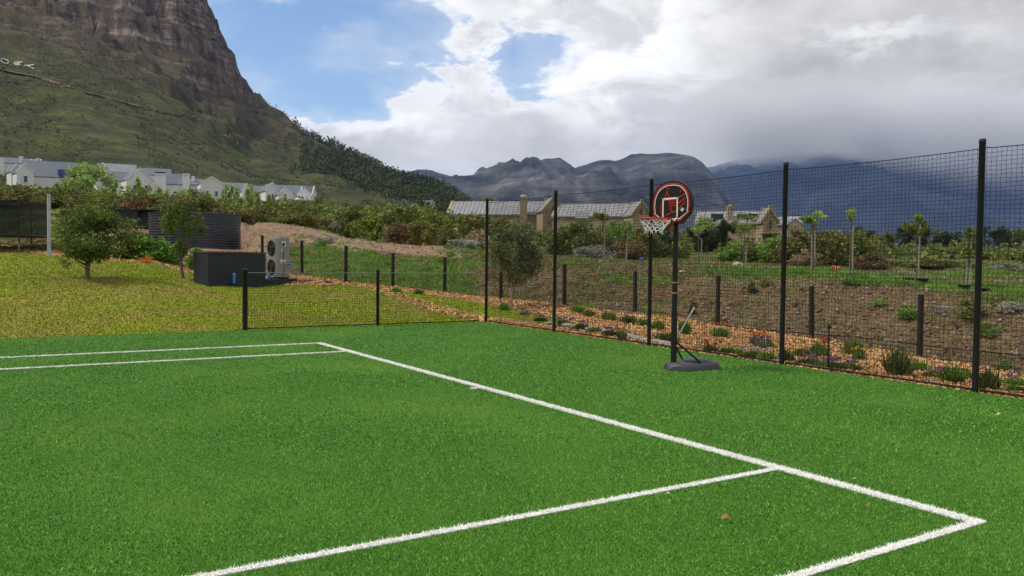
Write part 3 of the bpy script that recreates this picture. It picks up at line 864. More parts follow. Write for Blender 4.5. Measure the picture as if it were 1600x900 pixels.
# ------------------------------------------------------------ fences
def net_mesh(P0, P1, z0, z1, cell, rad, sag=0.0, jitter=.15, dbl=False, zc=None):
    """square netting between two ground points, every cord a thin three-sided prism, slightly uneven"""
    P0 = np.array(P0, float); P1 = np.array(P1, float); L_ = np.hypot(*(P1 - P0)); dirv = (P1 - P0) / L_; nrm = np.array([-dirv[1], dirv[0]])
    nu = int(round(L_ / cell)); nv = int(round((z1 - z0) / (zc or cell)))
    U, Vv = np.meshgrid(np.linspace(0, L_, nu + 1), np.linspace(0, 1, nv + 1), indexing='ij')
    sgn = -sag * 4 * (U / L_) * (1 - U / L_)
    zz = z0 + Vv * (z1 - z0 + sgn) ; edge = (Vv > 0.001) & (Vv < .999)
    s0 = rng.integers(0, 999)
    lowf = fbm(U * 1.3, Vv * 3 + s0, 3, 3)
    uu = U + jitter * cell * (rng.uniform(-1, 1, U.shape) + 2.2 * lowf) * ((U > 0) & (U < L_))
    zz = zz + jitter * cell * (rng.uniform(-.6, .6, U.shape) + 2.5 * fbm(U * .8 + 5, Vv * 4 + s0, 3, 11)) * edge
    ww = .012 * fbm(U * 1.1 + s0, Vv * 3, 3, 7)
    P = np.stack([P0[0] + dirv[0] * uu + nrm[0] * ww, P0[1] + dirv[1] * uu + nrm[1] * ww, zz], -1)
    vs, fs, b = [], [], 0
    tri = [(math.cos(t), math.sin(t)) for t in (PI / 2, PI / 2 + 2 * PI / 3, PI / 2 + 4 * PI / 3)]
    for axis in (0, 1):
        Q = P if axis == 0 else P.transpose(1, 0, 2)        # Q[line, along]
        side = np.array([dirv[0], dirv[1], 0]) if axis == 0 else np.array([0, 0, 1.0])
        nn = np.array([nrm[0], nrm[1], 0])
        rr = rad
        ring = np.stack([Q + rr * (c_ * side + s_ * nn) for c_, s_ in tri], 2)   # line, along, 3, xyz
        a_, l_ = ring.shape[0], ring.shape[1]
        ix = np.arange(a_ * l_ * 3).reshape(a_, l_, 3) + b
        for k in range(3):
            k2 = (k + 1) % 3
            fs.append(np.stack([ix[:, :-1, k], ix[:, :-1, k2], ix[:, 1:, k2], ix[:, 1:, k]], -1).reshape(-1, 4))
        vs.append(ring.reshape(-1, 3)); b += a_ * l_ * 3
    return np.concatenate(vs), np.concatenate(fs), P


FY = 5.06
tall = empty('tall_fence', (CX0, fy(CX0) + .04, 0), 'tall black post and netting fence along the far right side of the turf', 'fence', rz=-FB)
px_ = [-3.05, -.22, 2.71, 5.59, 8.36, 11.2]
for i, xx in enumerate(px_):
    b = MB(); b.lathe((xx - CX0, -.0, -.15), [(.035, 0), (.035, 2.97), (.038, 2.975), (.038, 3.01), (.028, 3.025), (0, 3.028)], 14)
    b.build('post', M['black_metal'], tall, smooth=True)
for i in range(len(px_) - 1):
    x0, x1 = px_[i] + .03 - CX0, px_[i + 1] - .03 - CX0
    V, F, P = net_mesh((x0, .045), (x1, .045), 0.02, 2.77, .054, .0025, sag=.018, zc=.050)
    tag(mesh_np('netting', V, F, M['net'], tall), kind='stuff')
    b = MB(); b.path([(x0 - .03, .045, 2.785)] + [tuple(P[k, -1]) for k in range(1, len(P) - 1, 2)] + [(x1 + .03, .045, 2.785)], .0055, 5)
    b.build('top_cord', M['net'], tall)
    b = MB(); b.path([(x0, .045, .022), (x1, .045, .022)], .013, 5); b.build('bottom_cord', M['net'], tall)

# low second net just behind the tall one, with thin stakes
lown = empty('low_net', (3.6, fy(3.6) + .30, 0), 'knee high fine black net with a dark top cord behind the tall fence', 'net', rz=-FB)
lx = [0.0, 3.0, 6.0, 9.0]
hts = [.50, .50, .48, .48]
for i in range(3):
    V, F, P = net_mesh((lx[i], 0), (lx[i + 1], 0), -.03, .47, .036, .0017, sag=.03, zc=.05)
    tag(mesh_np('netting', V, F, M['net'], lown), kind='stuff')
    b = MB(); b.path([tuple(P[k, -1]) for k in range(0, len(P), 3)], .006, 5); b.build('top_cord', M['net'], lown)
for xx in [2.58]:
    b = MB(); b.path([(xx, 0, -.2), (xx, 0, .56)], .011, 6); b.lathe((xx, 0, .55), [(.02, 0), (.026, .02), (.018, .05), (0, .07)], 8)
    b.build('stake', M['black_plastic'], lown, smooth=True)

low = empty('low_fence', (-3.14, -.43, 0), 'waist high black post and netting fence at the back of the turf', 'fence')
ly = [0, 2.82, 5.40]
for i, yy in enumerate(ly[:2]):
    b = MB(); r = .05 if i == 0 else .036
    b.lathe((0, yy, -.15), [(r, 0), (r, 1.33), (r + .004, 1.335), (r + .004, 1.355), (r * .7, 1.368), (0, 1.372)], 14); b.build('post', M['black_metal'], low, smooth=True)
for i in range(2):
    V, F, P = net_mesh((-.045, ly[i] + .03), (-.045, ly[i + 1] - .03), 0.03, 1.12, .054, .0024, zc=.05)
    tag(mesh_np('netting', V, F, M['net'], low), kind='stuff')
    b = MB(); b.path([(-.045, ly[i], 1.135), (-.045, (ly[i] + ly[i + 1]) / 2, 1.125), (-.045, ly[i + 1], 1.135)], .006, 5); b.build('top_wire', M['wire'], low)
    b = MB(); b.path([(-.045, ly[i], .02), (-.045, ly[i + 1], .02)], .009, 5); b.build('bottom_cord', M['net'], low)

# timber boundary posts with thin wires between them, beyond the mulch
bp = [(410, 33.5, .95, 368), (472, 31.4, .90, 376), (540, 27.6, .66, 384), (614, 27.8, .50, 395), (695, 28.0, .31, 402), (783, 26.0, .2, 407), (883, 24.0, .14, 413), (994, 23.3, -.03, 424), (1123, 20.8, -.10, 431), (1271, 19.9, -.30, 447), (1441, 18.1, -.41, 460), (1625, 16.3, -.45, 476)]
bx, by, bz = G1(bp[0][0], bp[0][1])
bf = empty('boundary_fence', (bx, by, bz), 'low dark timber post fence with thin wires along the foot of the brown bank', 'fence')
tops = []
for (px, D, z_, top) in bp:
    gx, gy, gz = G1(px, D + .1); zt = py2z(px, top, D + .1); 
    b = MB(); tl = rng.normal(0, .012, 2)
    b.path([(gx - bx, gy - by, gz - .3 - bz), (gx - bx + tl[0], gy - by + tl[1], zt - bz)], [.062, .056], 10); b.build('post', M['dark_wood'], bf, smooth=True)
    tops.append(((gx - bx, gy - by, gz - bz), zt - bz))
for i in range(len(tops) - 1):
    (a, za), (c_, zc_) = tops[i], tops[i + 1]
    b = MB()
    for fr in (.12, .35, .58, .80):
        p0 = (a[0], a[1], a[2] + (za - a[2]) * fr); p1 = (c_[0], c_[1], c_[2] + (zc_ - c_[2]) * fr)
        b.path([p0, ((p0[0] + p1[0]) / 2, (p0[1] + p1[1]) / 2, (p0[2] + p1[2]) / 2 - .02), p1], .0022, 3)
    nst = 9
    for q in range(1, nst):
        t = q / nst; X = a[0] + (c_[0] - a[0]) * t; Y = a[1] + (c_[1] - a[1]) * t; Z = a[2] + (c_[2] - a[2]) * t; H = (za - a[2]) * .8
        b.path([(X, Y, Z), (X, Y, Z + H)], .0018, 3)
    b.build('wire', M['net'], bf)
# ------------------------------------------------------------ vegetation builders
def leaf_cloud(blobs, n, size, flat=0.0, shell=0.55, aspect=.5, seed=0):
    """blobs: (cx,cy,cz,rx,ry,rz); returns V,F of n leaf quads (as two-triangle diamonds)"""
    r = np.random.default_rng(seed)
    B = np.array(blobs, float); vol = (B[:, 3] * B[:, 4] * B[:, 5]) ** .75; k = r.choice(len(B), n, p=vol / vol.sum())
    d = r.normal(size=(n, 3)); d /= np.linalg.norm(d, axis=1)[:, None]
    rad = (shell + (1 - shell) * r.uniform(0, 1, n)) * (r.uniform(0, 1, n) ** .22) * r.uniform(.86, 1.12, n)
    C = B[k, :3] + d * B[k, 3:] * rad[:, None]
    a = r.normal(size=(n, 3)) + d * .4; a /= np.linalg.norm(a, axis=1)[:, None]
    b = np.cross(a, r.normal(size=(n, 3))); b /= np.linalg.norm(b, axis=1)[:, None]
    s = size * r.uniform(.6, 1.4, n)[:, None]
    V = np.stack([C - a * s, C + b * s * aspect, C + a * s, C - b * s * aspect], 1)
    return V.reshape(-1, 3), np.arange(n * 4).reshape(n, 4)


def blobs_for(w, h, zc, n, seed, squash=.5, low=0.0):
    r = np.random.default_rng(seed); out = []
    for i in range(n):
        t = r.uniform(-1, 1); ang = r.uniform(0, 2 * PI); rad = math.sqrt(max(0.05, 1 - t * t)) * r.uniform(.25, .85)
        s = r.uniform(.28, .5)
        out.append((math.cos(ang) * rad * w / 2, math.sin(ang) * rad * w / 2, zc + t * h / 2 * .68, w / 2 * s, w / 2 * s, h / 2 * s * (.8 + squash * .4)))
    return out


_protos = {}


def shrub_mesh(kind, seed, n=900, leaf=.07):
    key = (kind, seed, n, leaf)
    if key not in _protos:
        bl = blobs_for(1.0, .9, .45, 9, seed)
        r = np.random.default_rng(seed + 50)
        bl += [(r.uniform(-.3, .3), r.uniform(-.3, .3), .16, .26, .26, .18) for _ in range(4)] + [(0, 0, .38, .42, .42, .34)]
        V, F = leaf_cloud(bl, n, leaf, seed=seed)
        V[:, 2] = np.maximum(V[:, 2], -.02)
        me_o = mesh_np('shrub', V, F, L[kind]); COL.objects.unlink(me_o)
        me = me_o.data; bpy.data.objects.remove(me_o); _protos[key] = me
    return _protos[key]


def shrub(name, kind, px, D, w, h, label, group=None, seed=0, n=900, leaf=.07, cat='shrub', dz=0.0):
    x, y, z = G1(px, D)
    o = bpy.data.objects.new(name, shrub_mesh(kind, seed % 5, n, leaf)); COL.objects.link(o)
    o.location = (x, y, z - .05 * h + dz); o.scale = (w, w, h); o.rotation_euler = (0, 0, random.uniform(0, 6.28))
    tag(o, label, cat, group); return o


def limbs(b, base, top, r0, n, spread, seed, z0f=.35):
    r = np.random.default_rng(seed)
    base = np.array(base, float); top = np.array(top, float)
    pts = [base + (top - base) * t + np.array([r.normal(0, .015), r.normal(0, .015), 0]) * (0 if t == 0 else 1) * np.linalg.norm(top - base) for t in np.linspace(0, 1, 5)]
    b.path(pts, [r0 * (1 - .7 * t) for t in np.linspace(0, 1, 5)], 7)
    for i in range(n):
        t = r.uniform(z0f, .95); p = base + (top - base) * t; a = r.uniform(0, 2 * PI); l = spread * r.uniform(.5, 1)
        q = p + np.array([math.cos(a) * l, math.sin(a) * l, l * r.uniform(.4, 1.1)])
        mid = (p + q) / 2 + np.array([0, 0, -.08 * l])
        b.path([p, mid, q], [r0 * .4, r0 * .25, r0 * .08], 4)


def tree(name, px, D, height, width, crown_lo, kind, label, group=None, n=4000, leaf=.06, seed=1, trunk_r=.05, double=False, stake=None, nb=16, cat='tree', extra=None, rows=None):
    x, y, z = G1(px, D)
    if rows: 
        height = py2z(px, rows[0], D) - z
        crown_lo = (py2z(px, rows[1], D) - z) / height
    t = empty(name, (x, y, z - .02), label, cat, group)
    ch = height * (1 - crown_lo); zc = height * crown_lo + ch / 2
    bl = blobs_for(width, ch, zc, nb, seed) + (extra or [])
    V, F = leaf_cloud(bl, n, leaf, seed=seed, shell=.35)
    b = MB(); limbs(b, (0, 0, -.1), (0, 0, zc + ch * .2), trunk_r, 8, width * .36, seed, max(.1, crown_lo - .05))
    if double: limbs(b, (.09, .03, -.1), (.16, .05, zc), trunk_r * .8, 5, width * .3, seed + 3, max(.1, crown_lo - .05))
    b.build('trunk', M['bark'], t, smooth=True)
    o = mesh_np('crown', V, F, L[kind], t)
    if stake:
        for s_ in stake:
            b = MB(); b.path([(s_[0], s_[1], -.2), (s_[0] + s_[4] if len(s_) > 4 else s_[0], s_[1], s_[2])], [.028, .024], 7); b.build('stake', M[s_[3]], t, smooth=True)
    return t


# ---- lawn trees
tree('lawn_tree', 137, 26.2, 2.7, 3.0, .30, 'tree_dark', 'round bushy olive tree with two stems on the lawn beside the trampoline', n=15000, leaf=.040, seed=11, trunk_r=.07, double=True, rows=(314, 410), nb=26,
     extra=[(-.85, -.35, .75, .38, .38, .22), (-.7, -.5, .5, .2, .2, .25), (.7, .5, .85, .3, .3, .2)])
tree('lawn_tree', 287, 28.2, 2.6, 1.35, .22, 'tree_dark', 'narrow dark tree on the lawn in front of the corrugated tank', n=5500, leaf=.036, seed=23, trunk_r=.05, rows=(306, 408), nb=18)
tree('netted_corner_tree', 800, 23.4, 2.7, 1.75, .3, 'tree_grey', 'grey green tree behind the corner post of the tall netting', n=8000, leaf=.038, seed=37, trunk_r=.035, rows=(335, 452), nb=22,
     stake=[(0.08, -.05, 1.1, 'stake_white')])
_t = bpy.data.objects['netted_corner_tree']
# small dark stake with its sleeve beside that tree
x, y, z = G1(783, 22.6)
b = MB(); b.path([(0, 0, -.1), (0, 0, .92)], .012, 6); b.path([(0, 0, .5), (0, 0, 1.0)], .05, 8)
tag(b.build('tree_stake', M['dark_wood'], loc=(x, y, z)), 'thin dark stake with a thicker sleeve under the tree behind the corner post', 'stake')

# ---- bright hedge by the tank, reddish bush behind the shed
for i, (px, D, w, h, kd, lb) in enumerate([
        (205, 33.6, 1.5, 1.35, 'shrub', 'dull green hedge shrub at the left end below the dark shed'),
        (226, 33.4, 1.3, 1.25, 'hedge', 'bright green hedge shrub below the corner of the dark shed'),
        (246, 33.2, 1.2, 1.15, 'hedge', 'bright green hedge shrub above the small red flowers'),
        (264, 32.8, 1.1, 1.1, 'hedge', 'bright green hedge shrub just left of the narrow dark tree'),
        (305, 32.2, .9, 1.0, 'hedge', 'bright green shrub showing right of the narrow dark tree')]):
    shrub('hedge_shrub', kd, px, D, w, h, lb, 'hedge shrubs below the tank', seed=i, n=1500, leaf=.06)
shrub('red_flower_plant', 'f_orange', 230, 31.8, .5, .28, 'small red flowering plant at the foot of the bright hedge', n=500, leaf=.05, cat='plant')
shrub('dry_bush', 'brown', 213, 56, 2.2, 1.3, 'rounded dry brown bush rising behind the dark shed', n=1800, leaf=.04, seed=3, dz=.3)

# ---- wood and shrub belts: (px, D, top row, width px, kind, label)
belt = [
    (8, 60, 283, 70, 'olive', 'olive bush at the left edge above the trampoline net'),
    (42, 62, 286, 60, 'olive', 'second olive bush above the trampoline net, below the twin gabled house'),
    (75, 58, 290, 50, 'olive', 'olive bush above the pale pole'),
    (103, 64, 284, 48, 'shrub', 'green bush left of the tall willow like tree'),
    (150, 62, 300, 55, 'olive', 'olive bush below the tall willow like tree'),
    (182, 60, 302, 50, 'shrub', 'green bush left above the dark shed'),
    (235, 62, 300, 50, 'olive', 'olive bush right above the dark shed'),
    (262, 58, 305, 40, 'shrub', 'green bush above the left half of the tank'),
    (300, 60, 295, 58, 'olive', 'yellow olive bush above the middle of the tank'),
    (335, 60, 308, 50, 'shrub', 'green bush above the right edge of the tank'),
    (372, 57, 317, 52, 'olive', 'olive bush at the top of the sandy mound, left end'),
    (405, 59, 322, 52, 'olive', 'olive bush at the top of the sandy mound above the heat pump'),
    (440, 58, 325, 52, 'shrub', 'green bush on the mound below the twin gables'),
    (475, 58, 328, 50, 'olive', 'olive bush right of the twin gables, top of the mound'),
    (500, 60, 331, 42, 'olive', 'low olive bush at the right end of the mound top'),
    (530, 64, 334, 40, 'silver', 'grey scrub in the gap beside the mound top'),
    (556, 60, 322, 50, 'shrub', 'green bush left of the big bushy thicket'),
    (590, 56, 318, 62, 'tree_yellow', 'yellow green bush at the left of the big thicket'),
    (632, 52, 314, 70, 'shrub', 'large green bush in the middle of the big thicket'),
    (672, 50, 320, 62, 'tree_yellow', 'yellow green bush at the right of the big thicket'),
    (625, 47, 344, 46, 'brown', 'brown stemmed bush at the foot of the big thicket'),
    (660, 46, 346, 42, 'olive', 'olive bush at the foot of the big thicket, right part'),
    (697, 48, 340, 34, 'olive', 'olive bush just left of the stone barn with the lean-to'),
    (722, 44, 370, 44, 'silver', 'low silver grey bush left of the corner fence post'),
    (745, 48, 352, 44, 'straw', 'clump of dry pale grass in front of the lean-to'),
    (880, 46, 349, 50, 'shrub', 'green bush right of the second tall post'),
    (912, 45, 346, 55, 'shrub', 'dark green bush below the roof with the skylight'),
    (945, 44, 352, 44, 'olive', 'olive bush behind the staked sapling of the skylight barn'),
    (966, 50, 340, 40, 'hedge', 'bright green bush against the second stone barn'),
    (925, 39, 382, 60, 'silver', 'low grey scrub below the skylight barn'),
    (985, 38, 376, 52, 'brown', 'low brown scrub left of the basketball net'),
    (1012, 42, 362, 50, 'olive', 'olive bush behind the basketball net'),
    (1035, 44, 350, 46, 'dark', 'dark bush directly behind the hoop pole, left'),
    (1063, 42, 372, 32, 'tree_yellow', 'small yellow green bush right of the hoop pole'),
    (1148, 44, 374, 46, 'hedge', 'green leafy bush in front of the third stone house'),
    (1180, 43, 376, 46, 'shrub', 'green bush left of the fourth tall post, below the stone gable'),
    (1206, 42, 372, 40, 'hedge', 'green bush half hidden by the fourth tall post'),
    (1240, 40, 354, 60, 'olive', 'big brown green bush right of the fourth tall post'),
    (1285, 40, 352, 62, 'olive', 'big brown green bush behind the staked twin stem tree'),
    (1325, 41, 356, 56, 'shrub', 'green bush right of the bleached stake'),
    (1352, 42, 366, 44, 'olive', 'olive bush sloping down at the right end of the big row'),
    (1362, 37, 396, 46, 'brown', 'low russet scrub right of the red marker bag'),
    (1255, 38, 388, 40, 'straw', 'dry grass clump at the foot of the big brown green bush'),
    (1420, 44, 408, 52, 'shrub', 'low green bush in the dry field, left'),
    (1462, 42, 402, 60, 'olive', 'low olive bush in the dry field between the saplings'),
    (1500, 46, 410, 46, 'shrub', 'low green bush behind the right sapling'),
    (1578, 40, 418, 44, 'silver', 'pale low bush at the right edge beyond the last post'),
]
for i, (px, D, top, wpx, kd, lb) in enumerate(belt):
    x, y, z = G1(px, D); h = max(.4, py2z(px, top, D) - z); w = wpx * D / FPX * 1.25
    big = 1.22 if px > 850 or 540 < px < 712 else 1.08
    shrub('bush', kd, px, D, w * 1.12, h * big, lb, 'bushes of the scrub belt', seed=i * 3 + 1, n=2900, leaf=.034)
# second, farther belt hiding the foot of the hill
labs = {0: 'olive bush of the far scrub row below the white houses', 1: 'green bush of the far scrub row beyond the sandy mound', 2: 'scrub bush of the far row behind the stone barns', 3: 'scrub bush of the far row in the valley at right'}
r_ = random.Random(5)
for i in range(150):
    px = -90 + i * 11.8 + r_.uniform(-7, 7); D = r_.uniform(78, 175)
    q = 0 if px < 420 else 1 if px < 720 else 2 if px < 1120 else 3
    x, y, z = G1(px, D); w = r_.uniform(3, 7); h = r_.uniform(1.4, 3.4) * (1 if px > 100 else .8)
    if px > 1380: h *= .6
    shrub('far_bush', r_.choice(['olive', 'shrub', 'shrub', 'tree_yellow']), px, D, w, h, labs[q], labs[q], seed=i, n=1000, leaf=.045)

# tall willow-like tree and slim young poplars in front of the white houses
tree('willow_tree', 137, 112, 8, 6.6, .1, 'pale', 'tall pale green tree hiding the wall between the first white houses', n=6000, leaf=.16, seed=5, trunk_r=.12, rows=(249, 318), nb=24)
pop = [(52, 290, 10), (88, 285, 9), (100, 280, 9), (172, 272, 9), (182, 279, 8), (205, 283, 10), (215, 275, 9), (226, 278, 9), (236, 280, 9), (247, 290, 10), (262, 294, 10), (285, 292, 12), (300, 290, 12), (322, 296, 9), (352, 280, 10), (362, 284, 10),
       (372, 290, 9), (384, 290, 9), (393, 285, 11), (402, 296, 9), (421, 302, 9), (444, 305, 9), (468, 315, 8), (500, 318, 8), (512, 322, 9), (540, 322, 9), (552, 324, 8), (575, 320, 8), (590, 322, 9), (607, 318, 9), (618, 320, 9), (645, 318, 9)]
for i, (px, top, w) in enumerate(pop):
    D = 96 + (i * 37) % 24; 
    g_ = 'slim young poplars in front of the white houses' if px < 470 else 'slim young trees beyond the thicket'
    lb = 'slim pale green young tree standing in front of the white houses' if px < 470 else 'slim pale green young tree beyond the big thicket'
    tree('young_poplar', px, D, 5, w * D / FPX * 1.7, .25, 'pale', lb, g_, n=900, leaf=.13, seed=100 + i, trunk_r=.045, rows=(top, 335 if px < 470 else 342), nb=9)

# dark evergreens near the stone houses, and the far dark tree line at right
for px, top, w, D in [(1112, 326, 34, 62), (1092, 345, 40, 60), (1135, 338, 34, 61), (1020, 352, 30, 60)]:
    tree('evergreen_tree', px, D, 4, w * D / FPX, .1, 'dark', {1112: 'tallest dark evergreen right of the hoop backboard', 1092: 'dark evergreen close to the hoop pole on its right', 1135: 'dark evergreen against the third stone house', 1020: 'dark evergreen behind the rim net'}[px],
         n=3500, leaf=.09, seed=px, trunk_r=.1, rows=(top, 396), nb=14)
far_trees = [(1385, 362, 34), (1408, 352, 30), (1432, 348, 30), (1452, 352, 34), (1470, 350, 28), (1492, 358, 30), (1515, 362, 34), (1545, 346, 40), (1568, 352, 32), (1590, 356, 34), (1618, 350, 36), (1650, 356, 40), (1232, 352, 30), (1340, 352, 34), (1365, 358, 30), (1050, 342, 40), (985, 330, 30), (760, 305, 26), (742, 308, 22), (905, 318, 26), (925, 317, 22), (945, 317, 20)]
FT = {1385: 'distant tree at the left end of the tree row beyond the field', 1408: 'distant tree left of the leaning sapling', 1432: 'distant dark tree directly behind the leaning sapling', 1452: 'distant dark tree just right of the leaning sapling', 1470: 'distant dark tree midway between the two pot saplings',
      1492: 'distant tree just left of the pale staked sapling', 1515: 'distant low tree behind the pale staked sapling', 1545: 'tallest distant dark tree right of the last tall post', 1568: 'distant dark tree second right of the last tall post', 1590: 'distant dark tree at the right edge of the picture', 1618: 'distant dark tree beyond the right edge', 1650: 'distant dark tree farthest right, beyond the frame',
      1232: 'distant treetop right of the fourth tall post, behind the lower stone house', 1340: 'distant dark tree behind the very thin sapling', 1365: 'distant dark tree where the big bush row ends', 1050: 'treetop behind the hoop pole', 985: 'treetop behind the second stone barn gable', 760: 'treetop behind the long tin roof next to the corner post', 742: 'treetop above the left part of the long tin roof',
      905: 'treetop above the tin roof with the skylight, left', 925: 'treetop above the tin roof with the skylight, middle', 945: 'treetop above the tin roof with the skylight, right'}
for i, (px, top, w) in enumerate(far_trees):
    D = 150 + (i * 31) % 60 if px > 1100 else 125 + (i * 7) % 10
    kd = 'shrub' if px < 1100 or i % 3 == 0 else 'dark'
    lb = FT[px]
    tree('distant_tree', px, D, 8, w * D / FPX * 1.25, .12, kd, lb, 'trees beyond the field and barns', n=1500, leaf=.20, seed=300 + i, trunk_r=.16, rows=(top, 392 if px > 1100 else 350), nb=12)

# staked saplings on the terrace: px, D, crown top, crown bottom, width px, stake rows, kind
sap = [
    (942, 31.5, 326, 348, 17, 325, 'stake', 'staked sapling with a small crown right of the skylight barn roof'),
    (977, 31.0, 352, 372, 10, 345, 'stake', 'thin bare sapling and stake left of the third tall post'),
    (1093, 29.5, 334, 366, 30, 372, 'stake', 'sapling with a loose light crown right of the backboard'),
    (1163, 28.2, 332, 372, 32, 378, 'stake', 'sapling in front of the third stone house'),
    (1270, 26.8, 328, 352, 24, 345, 'stake_white', 'sapling with pale twin stems right of the fourth tall post'),
    (1329, 26.0, 322, 352, 9, 349, 'stake_white', 'very thin sapling tied to a bleached stake near the red bag'),
    (1432, 25.2, 332, 372, 22, 350, 'stake', 'leaning sapling beside the left pair of black pots'),
    (1513, 24.6, 352, 400, 22, 360, 'stake_white', 'sapling with pale stakes beside the right pair of black pots')]
for i, (px, D, t0, t1, w, st, sm, lb) in enumerate(sap):
    x, y, z = G1(px, D); sh = py2z(px, st, D) - z
    tree('staked_sapling', px, D, 2.3, w * D / FPX * 1.7, .6, 'tree_yellow' if i not in (2, 4, 5) else 'pale', lb, 'staked saplings on the terrace', n=1100 if w > 15 else 380, leaf=.034, seed=500 + i, trunk_r=.022, rows=(t0, t1), nb=9,
         stake=[(.05, .02, sh, sm), (-.07, .05, sh * .96, sm, .05 if i % 2 else -.03)] if sm == 'stake_white' else [(.04, .02, sh, sm, .03)])

# ---- pines on the shoulder of the hill, and scrub over the slope (uncountable: one object each)
def cone_mass(name, px, D, hgt, wid, kind, label, cat, n_leaf=34):
    N = len(px); a = np.arctan((px - 800) / FPX)
    x = CX + D * np.sin(YAW + a); y = CY + D * np.cos(YAW + a); z = ground_z(x, y)
    u = rng.uniform(0, 1, (N, n_leaf)); ang = rng.uniform(0, 2 * PI, (N, n_leaf))
    rr = wid[:, None] / 2 * (1 - u ** 1.6 * .8) * rng.uniform(.3, 1, (N, n_leaf)) ** .5 * np.minimum(1, u * 4 + .2)
    C = np.stack([x[:, None] + np.cos(ang) * rr, y[:, None] + np.sin(ang) * rr, z[:, None] + hgt[:, None] * (u * .98)], -1).reshape(-1, 3)
    s = np.repeat(wid * .17 + hgt * .02, n_leaf)[:, None] * rng.uniform(.6, 1.4, (N * n_leaf, 1))
    A = rng.normal(size=C.shape); A /= np.linalg.norm(A, axis=1)[:, None]
    Bv = np.cross(A, rng.normal(size=C.shape)); Bv /= np.linalg.norm(Bv, axis=1)[:, None]
    V = np.stack([C - A * s, C + Bv * s, C + A * s * .9], 1).reshape(-1, 3)
    o = mesh_np(name, V, np.arange(len(V)).reshape(-1, 3), L[kind]); tag(o, label, cat, kind='stuff'); return o


N = 6500
px = rng.uniform(430, 735, N); yr, Dr = ridge(px)
s_ = rng.uniform(0, 1, N) ** .75
lo = np.interp(px, [395, 470, 560, 650, 735], [.62, .55, .42, .28, .12]); s_ = lo + (1.0 - lo) * s_
D = 200 * (Dr / 200) ** s_
keep = (vnoise(px / 22, s_ * 9, 5) > -.30) & (rng.uniform(0, 1, N) < np.clip((px - 440) / 90, .04, 1) * np.clip((s_ - lo) / .12 + .1, 0, 1))
px, D = px[keep], D[keep]
cone_mass('pine_wood', px, D, rng.uniform(3.0, 7.5, len(px)) * np.clip(D / 600, .5, 1.2), rng.uniform(2.2, 4.6, len(px)) * np.clip(D / 600, .5, 1.2), 'pine', 'dark pine wood covering the shoulder and crest of the hill', 'pine wood', 20)
N = 27000
px = rng.uniform(-60, 735, N); yr, Dr = ridge(px); s_ = rng.uniform(0, .98, N); D = 205 * (Dr * np.interp(px, [0, 330, 400], [.75, .85, 1]) / 205) ** s_
keep = vnoise(px / 60, s_ * 14, 15) + .5 * vnoise(px / 14, s_ * 50, 17) > -.05 - .1 * s_
px, D = px[keep], D[keep]
cone_mass('hillside_scrub', px, D, rng.uniform(.4, 1.3, len(px)) * D / 500, rng.uniform(.8, 2.3, len(px)) * D / 500, 'hillscrub', 'low scrub dotted over the mountainside', 'scrub', 6)
N = 3500
px = rng.uniform(-60, 1700, N); D = np.sqrt(rng.uniform(60 ** 2, 240 ** 2, N))
cone_mass('field_scrub', px, D, rng.uniform(.5, 1.5, N), rng.uniform(.8, 2.2, N), 'shrub', 'low scrub between the bushes and over the valley field', 'scrub', 12)


# ---- grass on the lawn, bark chips, weeds and straw on the bank
x, y, d = polar_samples(lambda D: 1800 * (14.0 / D) ** 1.7, 13, 41, R(-50), R(8), 30)
px, dd = to_px(x, y); aD = np.interp(px, _T[:, 0], _T[:, 1])
ok = (dd > edge_D(px) + .03) & (dd < aD - .1) & ~((y > fy(x)) & (y < fy(x) + .8)) & ((px < 940))
x, y, d = x[ok], y[ok], d[ok]
dm = np.zeros(len(x))                # worn, dry spots of the lawn
for q_, D_, ru in ((-40, 19.5, 2.2), (40, 20.5, 2.0), (75, 22.3, 1.6), (25, 17.2, 1.0), (110, 18.2, .9), (175, 22.8, 1.5), (245, 23.6, 1.7), (310, 24.2, 1.6), (120, 23.2, 1.4), (470, 25.0, 1.6), (560, 23.5, 1.2), (300, 17.5, .8), (650, 22.0, 1.3), (420, 20, .9), (190, 19.5, .8)):
    ax_, ay_ = WX(q_, D_); dm = np.maximum(dm, np.exp(-((x - ax_) ** 2 + (y - ay_) ** 2) / ru ** 2))
dm = dm + .9 * fbm(x * 1.3, y * 1.3, 5, 29, .6) - .25
dry = dm > rng.uniform(.02, .5, len(x))
xd, yd, dd_ = x[dry], y[dry], d[dry]; x, y, d = x[~dry], y[~dry], d[~dry]
blades('dry_lawn_grass', xd, yd, ground_z(xd, yd) - .005, rng.uniform(.01, .035, len(xd)), .022 * (dd_ / 14) ** .8, M['thatch'], label='dry tan patches of worn grass in the lawn', cat='dry grass', lean=2.0)
blades('lawn_grass', x, y, ground_z(x, y) - .005, rng.uniform(.015, .042, len(x)), .020 * (d / 14) ** .8, M['lawn_blade'], label='short yellow green grass of the lawn', cat='grass', lean=1.4)

